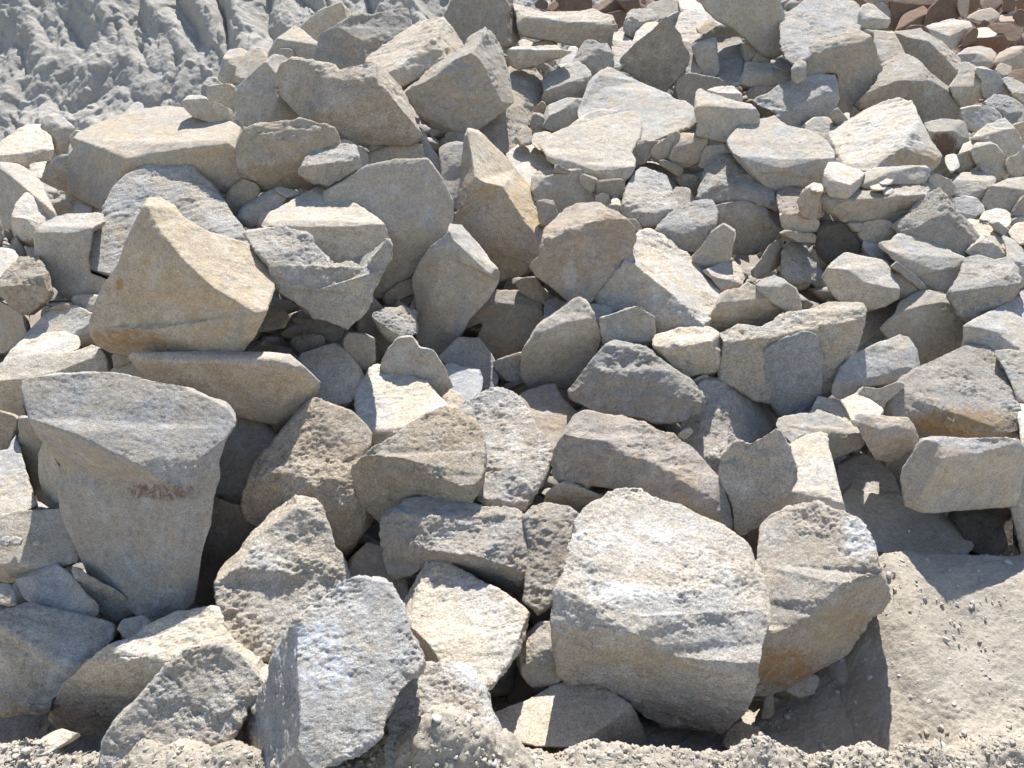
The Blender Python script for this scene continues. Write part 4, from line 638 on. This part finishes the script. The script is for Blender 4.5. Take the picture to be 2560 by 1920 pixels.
# depth order: later blocks stand in front of earlier ones where they overlap in the photograph
G = 8; GW, GH = 2560 // G + 40, 1920 // G + 40
def raster(r):
    x0, y0 = np.floor(r['P'][r['loop']].min(0) / G).astype(int); x1, y1 = np.ceil(r['P'][r['loop']].max(0) / G).astype(int)
    x0 = max(x0, -20); y0 = max(y0, -20); x1 = min(x1, GW - 21); y1 = min(y1, GH - 21)
    if x1 <= x0 or y1 <= y0: r['ras'] = None; return
    ys, xs = np.mgrid[y0:y1, x0:x1]; px = (xs + .5) * G; py = (ys + .5) * G
    D = np.full(px.shape, np.nan)
    for a, b, c in r['tri']:
        A, B, Cc = r['P'][a], r['P'][b], r['P'][c]
        det = (B[0] - A[0]) * (Cc[1] - A[1]) - (Cc[0] - A[0]) * (B[1] - A[1])
        u = ((px - A[0]) * (Cc[1] - A[1]) - (Cc[0] - A[0]) * (py - A[1])) / det
        v = ((B[0] - A[0]) * (py - A[1]) - (px - A[0]) * (B[1] - A[1])) / det
        ins = (u >= -.001) & (v >= -.001) & (u + v <= 1.001)
        inv = (1 - u - v) / r['d'][a] + u / r['d'][b] + v / r['d'][c]
        D[ins] = 1 / inv[ins]
    r['ras'] = (x0, y0, D)
for r in rocks: raster(r)
N = len(rocks)
pairs = []
for j in range(N):
    for i in range(j):
        a, b = rocks[i]['ras'], rocks[j]['ras']
        if a is None or b is None: continue
        X0 = max(a[0], b[0]); Y0_ = max(a[1], b[1]); X1 = min(a[0] + a[2].shape[1], b[0] + b[2].shape[1]); Y1 = min(a[1] + a[2].shape[0], b[1] + b[2].shape[0])
        if X1 <= X0 or Y1 <= Y0_: continue
        da = a[2][Y0_ - a[1]:Y1 - a[1], X0 - a[0]:X1 - a[0]]; db = b[2][Y0_ - b[1]:Y1 - b[1], X0 - b[0]:X1 - b[0]]
        ok = ~np.isnan(da) & ~np.isnan(db)
        if ok.sum() < 2: continue
        q = np.quantile(np.log(db[ok]) - np.log(da[ok]), .75)   # s_j*db <= s_i*da - margin
        if rocks[j]['key'] in ('z02', 'm40', 's15', 's09'): q -= .09     # these lie snug against what is behind them
        pairs.append((i, j, q + .006))
base = np.array([math.log(r['d0']) for r in rocks])
for i, r in enumerate(rocks):
    if r['key'][0] in 'rq' : base[i] += .42
    elif r['c'][1] < 260 and r['c'][0] > 1500: base[i] += .06
    base[i] -= .16 * min(r['size'], .5)
    base[i] += {'z02': .10, 'z01': .09, 'y07': .04, 's18': -.07}.get(r['key'], 0)
    if r['fl'][0] in 'dx': base[i] += .35 * min(r['size'], .3) + .02
ls = base.copy()
for it in range(400):
    ls += (base - ls) * .045
    for i, j, q in pairs:
        v = ls[j] + q - ls[i]
        if v > 0: ls[j] -= v * .5; ls[i] += v * .5
for it in range(3):
    for i, j, q in pairs:
        v = ls[j] + q - ls[i]
        if v > 0: ls[j] -= v

STAIN = {}
for ln in STAINS.strip().split('\n'):
    kx, px, py, rx_, ry_, col, st = ln.split()
    STAIN.setdefault(kx, []).append((float(px), float(py), float(rx_), float(ry_), tuple(float(c) for c in col.split(',')), float(st)))

def new_mesh(name, V, Fq, mat, smooth=True):
    me = bpy.data.meshes.new(name); me.from_pydata([tuple(v) for v in V], [], Fq); me.materials.append(mat)
    if smooth: me.polygons.foreach_set('use_smooth', [True] * len(me.polygons))
    me.update(); return me

def link(name, me, loc=(0, 0, 0)):
    o = bpy.data.objects.new(name, me); o.location = loc; S.collection.objects.link(o); return o

VOX = 1.7 / 1024 * 1.3333
def build(r, s):
    fl = r['fl']; P3 = CAM + r['R'] * (r['d'] * s)[:, None]
    loop = r['loop']; fr = P3.copy()
    W = P3[loop]; cen = W.mean(0); sz = r['size'] * s
    thick = .5 * sz * (0.8 + .3 * random.Random(r['key']).random())
    bdir = (cen - CAM) / np.linalg.norm(cen - CAM) + np.array([0, 0, -.08]); bdir /= np.linalg.norm(bdir)
    far = max((P3[r['used']] - cen) @ bdir)
    V = list(fr); tri = list(r['tri'])
    rings = [loop]
    for f_, shr, fl_ in ((.30, .985, .15), (.72, .86, .55), (1.0, .55, .9)):
        ids = []
        for i in loop:
            p = P3[i] - cen; dp = p @ bdir; lat = p - dp * bdir
            q = cen + lat * shr + bdir * ((1 - fl_) * dp + fl_ * far * .5 + thick * f_)
            V.append(q); ids.append(len(V) - 1)
        rings.append(ids)
    n = len(loop)
    for a, b in zip(rings, rings[1:]):
        for i in range(n):
            j = (i + 1) % n
            tri.append((a[j], a[i], b[i])); tri.append((a[j], b[i], b[j]))
    V.append(np.mean([V[i] for i in rings[-1]], axis=0) + bdir * thick * .08); ci = len(V) - 1
    for i in range(n): tri.append((rings[-1][(i + 1) % n], rings[-1][i], ci))
    V = np.array(V); org = cen + bdir * thick * .4; V -= org
    nm = 'boulder' if sz > .42 else 'rock' if sz > .2 else 'stone'
    me = new_mesh(nm, V, [t[::-1] for t in tri], MAT['s'])
    o = link(nm, me)
    vox = max(VOX * s * (.72 if sz < .3 else 1), sz / 200, .0035)
    src = link('cage', me.copy())
    md = o.modifiers.new('r', 'REMESH'); md.mode = 'VOXEL'; md.voxel_size = vox
    mw = o.modifiers.new('w', 'SHRINKWRAP'); mw.target = src; mw.wrap_method = 'NEAREST_SURFACEPOINT'   # back onto the flat facets: crisp ridges
    ms = o.modifiers.new('s', 'SMOOTH'); ms.factor = .45; ms.iterations = 2
    dg = bpy.context.evaluated_depsgraph_get(); ev = o.evaluated_get(dg)
    m2 = bpy.data.meshes.new_from_object(ev, depsgraph=dg); m2.name = nm
    o.modifiers.clear(); o.data = m2; bpy.data.meshes.remove(me); cm = src.data; bpy.data.objects.remove(src); bpy.data.meshes.remove(cm)
    nv = len(m2.vertices); co = np.empty(nv * 3, np.float32); m2.vertices.foreach_get('co', co); co = co.reshape(-1, 3).astype(float)
    nr = np.empty(nv * 3, np.float32); m2.vertex_normals.foreach_get('vector', nr); nr = nr.reshape(-1, 3).astype(float)
    sd = random.Random(r['key'] + 'n'); so = np.array([sd.uniform(0, 200) for _ in range(3)])
    c = co + so
    a = {'s': .5, 'r': 1.25, 't': .9}[fl[1]]
    # broken corners: a few flat cuts that only nick what sticks out furthest
    for _ in range(24 if sz < .32 else 18 if fl[1] != 's' else 14):
        v = np.array([sd.gauss(0, 1) for _ in range(3)]); v /= np.linalg.norm(v)
        h = co @ v; top = h.max() - sz * sd.uniform(.01, .035) if sz > .32 else h.max() - sz * sd.uniform(.015, .075)
        cut = np.maximum(h - top, 0) * .92
        co -= cut[:, None] * v
    c = co + so
    mask = np.clip(.5 + 1.4 * fbm(c * 3.2 / sz + 40, 2), 0, 1)
    am = a * (.3 + 1.0 * mask)
    disp = sz * .012 * fbm(c * 2.2 / sz, 2)
    disp += np.minimum(sz * .010, .008) * am * terrace(fbm(c * 7.0 / sz + 9, 3, .55), 2.5)
    disp += .0030 * am * terrace(fbm(c * 24 + 5, 3, .6), 2.2)
    ax = np.array([sd.gauss(0, 1) for _ in range(3)]); ax /= np.linalg.norm(ax)
    cs = c - np.outer(c @ ax, ax) * .72
    disp += .0020 * (.35 + .65 * am) * terrace(fbm(cs * 48, 3, .65), 2.0)
    disp += .0016 * (.4 + am) * fbm(c * 110, 2, .7)
    if fl[1] == 't':
        ax = np.array([sd.uniform(-.4, .4), sd.uniform(-.3, .3), 1]); ax /= np.linalg.norm(ax)
        h = c @ ax; st = fbm(np.stack([h * 24, (c[:, 0]) * 3.0, (c[:, 1]) * 3.0], 1), 3, .6)
        disp += np.minimum(.0055, sz * .014) * terrace(st, 2.0) * (.3 + mask)
    if fl[1] == 'r':
        rd = np.abs(fbm(cs * 15 + 60, 4, .6))
        disp -= .004 * np.clip(.22 - rd, 0, 1) * (.3 + mask)
        disp += .004 * mask * terrace(fbm(c * 10 + 70, 3, .6), 2.0)
    disp -= disp.mean() * .5
    co += nr * disp[:, None]
    m2.vertices.foreach_set('co', co.astype(np.float32).ravel())
    m2.materials.clear(); m2.materials.append(MAT[fl[1]])
    m2.polygons.foreach_set('use_smooth', [True] * len(m2.polygons)); m2.update()
    ca = m2.color_attributes.new('stain', 'FLOAT_COLOR', 'POINT'); buf = np.zeros((nv, 4), np.float32)
    if r['key'] in STAIN:
        px, py, _ = project(co + org)
        for x, y, rx_, ry_, col, st in STAIN[r['key']]:
            q = ((px - x) / rx_) ** 2 + ((py - y) / ry_) ** 2
            wgt = st * np.clip(1.25 - q, 0, 1)
            up = wgt > buf[:, 3]; buf[up, :3] = col; buf[up, 3] = wgt[up]
    ca.data.foreach_set('color', buf.ravel())
    o.location = org
    tn = KEYTINT.get(r['key'], TINT[fl[0]]); j = sd.uniform(.93, 1.07)
    o.color = (tn[0] * j, tn[1] * j, tn[2] * j, 1)
    o['label'] = r['label']; o['category'] = nm
    if r['key'][0] in 'rq': o['group'] = 'rocks of the rusty heap behind'
    else: o['group'] = {'boulder': 'boulders of the heap', 'rock': 'rocks of the heap', 'stone': 'small stones of the heap'}[nm]
    if r['key'] in ('z02', 'z01', 'z05', 'w06', 'y07'): q = co + org; print(r['key'], q.min(0).round(2), q.max(0).round(2))
    return nv
tot = 0
for r, l in zip(rocks, ls): tot += build(r, math.exp(l))
print('rocks', N, 'verts', tot, 'depth shift', float(np.abs(ls - base).max()), float(np.abs(ls - base).mean()))
for i in np.argsort(-np.abs(ls - base))[:14]: print('shift', rocks[i]['key'], round(float(ls[i] - base[i]), 3))

# ------------------------------------------------------------------ the setting
def ground_material(name, c1, c2, scale=1.0, bump=1.0):
    m = bpy.data.materials.new(name); m.use_nodes = True; t = m.node_tree; t.nodes.clear(); L = t.links.new
    out = nd(t, 'ShaderNodeOutputMaterial'); b = nd(t, 'ShaderNodeBsdfPrincipled'); L(b.outputs[0], out.inputs[0])
    b.inputs['Roughness'].default_value = .97; b.inputs['Specular IOR Level'].default_value = .1
    tc = nd(t, 'ShaderNodeTexCoord')
    def noi(sc, d=6, r=.65):
        n = nd(t, 'ShaderNodeTexNoise', Scale=sc * scale, Detail=d, Roughness=r); L(tc.outputs['Object'], n.inputs['Vector']); return n.outputs['Fac']
    r1 = ramp(t, [(.35, c1), (.65, c2)]); L(noi(6), r1.inputs[0])
    r2 = ramp(t, [(.3, g3(.7)), (.5, g3(1)), (.75, g3(1.25))]); L(noi(90, 5, .75), r2.inputs[0])
    ml = nd(t, 'ShaderNodeMix', data_type='RGBA', blend_type='MULTIPLY'); ml.inputs[0].default_value = .8; L(r1.outputs[0], ml.inputs[6]); L(r2.outputs[0], ml.inputs[7])
    L(ml.outputs[2], b.inputs['Base Color'])
    b1 = nd(t, 'ShaderNodeBump', Strength=.9 * bump, Distance=.006); L(noi(120, 5, .7), b1.inputs['Height'])
    b2 = nd(t, 'ShaderNodeBump', Strength=.7 * bump, Distance=.003); L(noi(380, 3, .6), b2.inputs['Height']); L(b1.outputs[0], b2.inputs['Normal'])
    L(b2.outputs[0], b.inputs['Normal'])
    return m
FILL = ground_material('broken_stone', (.26, .24, .21), (.36, .335, .295), 1, .6)
RUST = ground_material('rusty_stone', (.17, .115, .09), (.26, .19, .155), 1, .6)
GRIT = ground_material('grit', (.40, .37, .32), (.52, .49, .44), 2, .12)
CRUMB = ground_material('dry_crumbs', (.345, .305, .245), (.43, .385, .315), 2, .1)
SOIL = ground_material('soil', (.35, .305, .245), (.44, .39, .32))
CLIFF = ground_material('cliff_rock', (.37, .345, .305), (.44, .41, .36), .5, 2.2)

def grid_mesh(name, X, Y, Z, mat):
    h, w_ = X.shape; V = np.stack([X, Y, Z], -1).reshape(-1, 3)
    i = np.arange(h * w_).reshape(h, w_)
    q = np.stack([i[:-1, :-1], i[:-1, 1:], i[1:, 1:], i[1:, :-1]], -1).reshape(-1, 4)
    me = bpy.data.meshes.new(name); me.vertices.add(len(V)); me.vertices.foreach_set('co', V.astype(np.float32).ravel())
    me.loops.add(q.size); me.loops.foreach_set('vertex_index', q.ravel().astype(np.int32))
    me.polygons.add(len(q)); me.polygons.foreach_set('loop_start', np.arange(0, q.size, 4, dtype=np.int32))
    me.update(calc_edges=True); me.validate(); me.polygons.foreach_set('use_smooth', [True] * len(me.polygons))
    me.materials.append(mat); return me

def ground_h(x, y):
    """Height of the soil: flat apron with a crumbly berm in front, rising as the core under the blocks."""
    core = SA * (y - Y0) + SB * x - .84
    az = x / np.maximum(y, .5)                 # the crest stays low enough for the cliff and the rusty heap to show
    crest = np.interp(az, [-.7, -.4, -.3, -.2, -.1, .02, .05, .19, .24, .34, .42, .5, .7], [.0, .02, .06, .12, .18, .18, .13, .14, .20, .20, .11, .06, .02])
    core = np.minimum(core, CAM_H + crest * np.maximum(y, 0) - .12)
    core = np.minimum(core, np.interp(y, [0, 9.5, 14], [9, 9, 1.0]))
    base = -.16 * np.clip((y - 1.80) / .16, 0, 1) * np.clip((1.35 - x) / .25, 0, 1)
    z = np.maximum(base, 0 * y - 1) + np.logaddexp((core - .0) * 12, 0) / 12
    return z
def clods(x, y, z):
    p = np.stack([x.ravel(), y.ravel(), z.ravel()], 1)
    k = np.interp(y.ravel(), [1.9, 2.1], [1, .45])
    n = .022 * fbm(p * 3.1, 2) + k * (.010 * fbm(p * 13 + 3, 3, .6) + .007 * np.abs(fbm(p * 40 + 7, 3, .7)) + .003 * fbm(p * 110, 2))
    return n.reshape(x.shape)
# far and wide sheet, then finer near field as one ground
xs = np.concatenate([np.linspace(-60, -2.2, 60), np.linspace(-2.18, 2.4, 1000), np.linspace(2.45, 60, 60)])
ys = np.concatenate([np.linspace(-12, 1.38, 14), np.linspace(1.4, 2.7, 340), np.linspace(2.71, 9, 220), np.linspace(9.3, 90, 30)])
X, Y = np.meshgrid(xs, ys)
Z = ground_h(X, Y)
near = np.clip((2.75 - np.abs(Y - 1.9) * 1.0) / .6, 0, 1)
bermc = 1.77 + .03 * np.sin(X * 3.1) - .02 * np.sin(X * 7.3 + 1)
bh = (.085 + .06 * fbm(np.stack([xs * 3.3, xs * 0 + 4, xs * 0], 1), 3, .6))[None, :]
berm = bh * np.exp(-((Y - bermc) / .10) ** 2)
mound = .27 * np.exp(-((X + .16) / .18) ** 2 - ((Y - 1.64) / .12) ** 2)
Z = Z + berm + mound
ramp_ = np.clip((Y - 1.9) / .6, 0, 1); fall = np.clip((2.66 - Y) / .14, 0, 1)
ledge = .29 / (1 + np.exp(-(X - 1.05 - .35 * (2.3 - Y)) / .09)) * ramp_ * ramp_ * (3 - 2 * ramp_) * fall * fall * (3 - 2 * fall)
Z = Z + ledge * (Y < 4)
gy, gx = np.gradient(Z, ys, xs); ln = np.sqrt(1 + gx ** 2 + gy ** 2); dd = clods(X, Y, Z) * near
X2, Y2, Z2 = X - gx / ln * dd, Y - gy / ln * dd, Z + dd / ln
g = link('ground', grid_mesh('ground', X2, Y2, Z2, SOIL)); g['kind'] = 'structure'

# cliff behind on the left: steep cut face with tooth grooves running down it
u = np.linspace(-8, 1.6, 900); v = np.linspace(-.3, 4.2, 420)
U, V_ = np.meshgrid(u, v)
p = np.stack([U.ravel(), V_.ravel(), np.zeros(U.size)], 1)
warp = fbm(p * .55 + 4, 2) * .5
slant = U + V_ * .22 + warp.reshape(U.shape)
pg = np.stack([slant.ravel() * 2.6, V_.ravel() * .42, np.zeros(U.size)], 1)
def lump(a, b, o, k):
    return np.abs(fbm(np.stack([slant.ravel() * a, V_.ravel() * b, np.zeros(U.size)], 1) + k, o, .5)).reshape(U.shape)
l1 = lump(1.2, .34, 2, 3); l2 = lump(2.6, .9, 2, 31); l3 = np.abs(fbm(p * 3.4 + 50, 3, .55)).reshape(U.shape)
chip = terrace(fbm(p * 2.0 + 50, 3, .5), 2.0).reshape(U.shape)
fine = (fbm(p * 9 + 80, 3, .6) * .016 + fbm(p * 30 + 90, 2, .6) * .007).reshape(U.shape)
off = .34 * l1 ** .85 + .12 * l2 ** .9 + .02 * l3 + .07 * chip + .75 * fine
lean = .92                                   # metres back per metre up
nrm = np.array([0, -1, lean]); nrm /= np.linalg.norm(nrm)
Xc = U + .0; Yc = 7.6 + lean * V_ + .10 * (U + 4) + off * nrm[1]; Zc = V_ + off * nrm[2]
c_ = link('cliff', grid_mesh('cliff', Xc, Yc, Zc, CLIFF)); c_['kind'] = 'structure'

# the rusty heap behind on the right: rubble slope
u = np.linspace(-1.5, 16, 520); v = np.linspace(9.6, 24, 330)
U, V_ = np.meshgrid(u, v); p = np.stack([U.ravel(), V_.ravel(), np.zeros(U.size)], 1)
rub = np.abs(fbm(p * 2.2, 3, .6)) * .30 + terrace(fbm(p * 5 + 9, 3, .6), 3) * .14
Zr = .2 + .52 * (V_ - 9.6) - .02 * U + rub.reshape(U.shape)
RED = ground_material('rusty_rubble', (.14, .095, .075), (.22, .155, .125), .4)
h_ = link('rubble_slope', grid_mesh('rubble_slope', U, V_, Zr, RED)); h_['kind'] = 'structure'

# loose broken stone: fills the hollows between the blocks, and grit and clods on the soil
def shard(rs, flat=1.0):
    pts = [Vector((rs.gauss(0, 1), rs.gauss(0, 1), rs.gauss(0, 1))).normalized() * rs.uniform(.75, 1) for _ in range(11)]
    bm = bmesh.new()
    for q in pts: bm.verts.new((q.x, q.y * rs.uniform(.7, .8), q.z * flat))
    bmesh.ops.convex_hull(bm, input=bm.verts)
    bmesh.ops.delete(bm, geom=[v for v in bm.verts if not v.link_faces], context='VERTS')
    bmesh.ops.bevel(bm, geom=list(bm.edges), offset=.07, segments=1, affect='EDGES')
    bmesh.ops.triangulate(bm, faces=list(bm.faces)); bm.verts.index_update()
    V = np.array([v.co[:] for v in bm.verts]); Fq = np.array([[v.index for v in f.verts] for f in bm.faces]); bm.free()
    return V, Fq
rs = random.Random(5)
LIB = [shard(rs, rs.uniform(.55, .95)) for _ in range(24)]
def scatter(name, label, cat, spots, mat, color):
    VV, FF, n = [], [], 0
    for (x, y, z, s) in spots:
        V, Fq = LIB[rs.randrange(24)]
        q = Vector((rs.uniform(-1, 1), rs.uniform(-1, 1), rs.uniform(-1, 1))).normalized()
        from_q = np.array(q.to_track_quat('Z', 'Y').to_matrix())
        VV.append(V @ from_q.T * s + (x, y, z)); FF.append(Fq + n); n += len(V)
    V = np.concatenate(VV); Fq = np.concatenate(FF)
    me = bpy.data.meshes.new(name); me.vertices.add(len(V)); me.vertices.foreach_set('co', V.astype(np.float32).ravel())
    me.loops.add(Fq.size); me.loops.foreach_set('vertex_index', Fq.ravel().astype(np.int32))
    me.polygons.add(len(Fq)); me.polygons.foreach_set('loop_start', np.arange(0, Fq.size, 3, dtype=np.int32))
    me.update(calc_edges=True); me.materials.append(mat)
    o = link(name, me); o['kind'] = 'stuff'; o['label'] = label; o['category'] = cat; o.color = color
    return o
sp = []
for _ in range(5200):
    y = rs.uniform(2.3, 9.5); x = rs.uniform(-.8, .8) * y
    s = rs.uniform(.05, .17)
    zc = float(ground_h(np.array(x), np.array(y)))
    sp.append((x, y, zc + rs.uniform(.0, .15), s))
scatter('rubble', 'broken stone fragments packed in the hollows between the boulders', 'rubble', sp, FILL, (1, 1, 1, 1))
sp = []
def gz(x, y):
    i = int(np.clip(np.searchsorted(xs, x), 1, len(xs) - 1)); j = int(np.clip(np.searchsorted(ys, y), 1, len(ys) - 1)); return float(Z2[j, i])
cl = []
for q in range(30000):
    y = rs.uniform(1.5, 2.0) if q % 3 else rs.uniform(2.0, 2.75); x = rs.uniform(-.85, .85) * y
    if y > 1.9 and rs.random() < .8: continue
    s = .0025 + .012 * rs.random() ** 5
    if q % 20 == 0: sp.append((x, y, gz(x, y) - .001, .004 + .018 * rs.random() ** 7))
    else: cl.append((x, y, gz(x, y), s))
for q in range(170):                          # lumps beside the big blocks and on the slope at the right
    y = rs.uniform(1.8, 2.5); x = rs.uniform(.35, .72) * y
    sp.append((x, y, gz(x, y), .006 + .016 * rs.random() ** 3))
scatter('pebbles', 'small stones strewn over the soil in front of the heap', 'pebbles', sp, GRIT, (1, 1, 1, 1))
scatter('soil_crumbs', 'loose crumbs of dry earth on the soil bank in front', 'soil', cl, CRUMB, (1, 1, 1, 1))
sp = []
for _ in range(2500):
    y = rs.uniform(9.7, 17); x = rs.uniform(-.15, .8) * y
    s = .05 + .28 * rs.random() ** 2.5
    sp.append((x, y, .2 + .52 * (y - 9.6) - .02 * x + rs.uniform(.1, .35), s))
scatter('rusty_rubble', 'heap of small rusty red broken stones far behind at the upper right', 'rubble', sp, RUST, (1, 1, 1, 1))
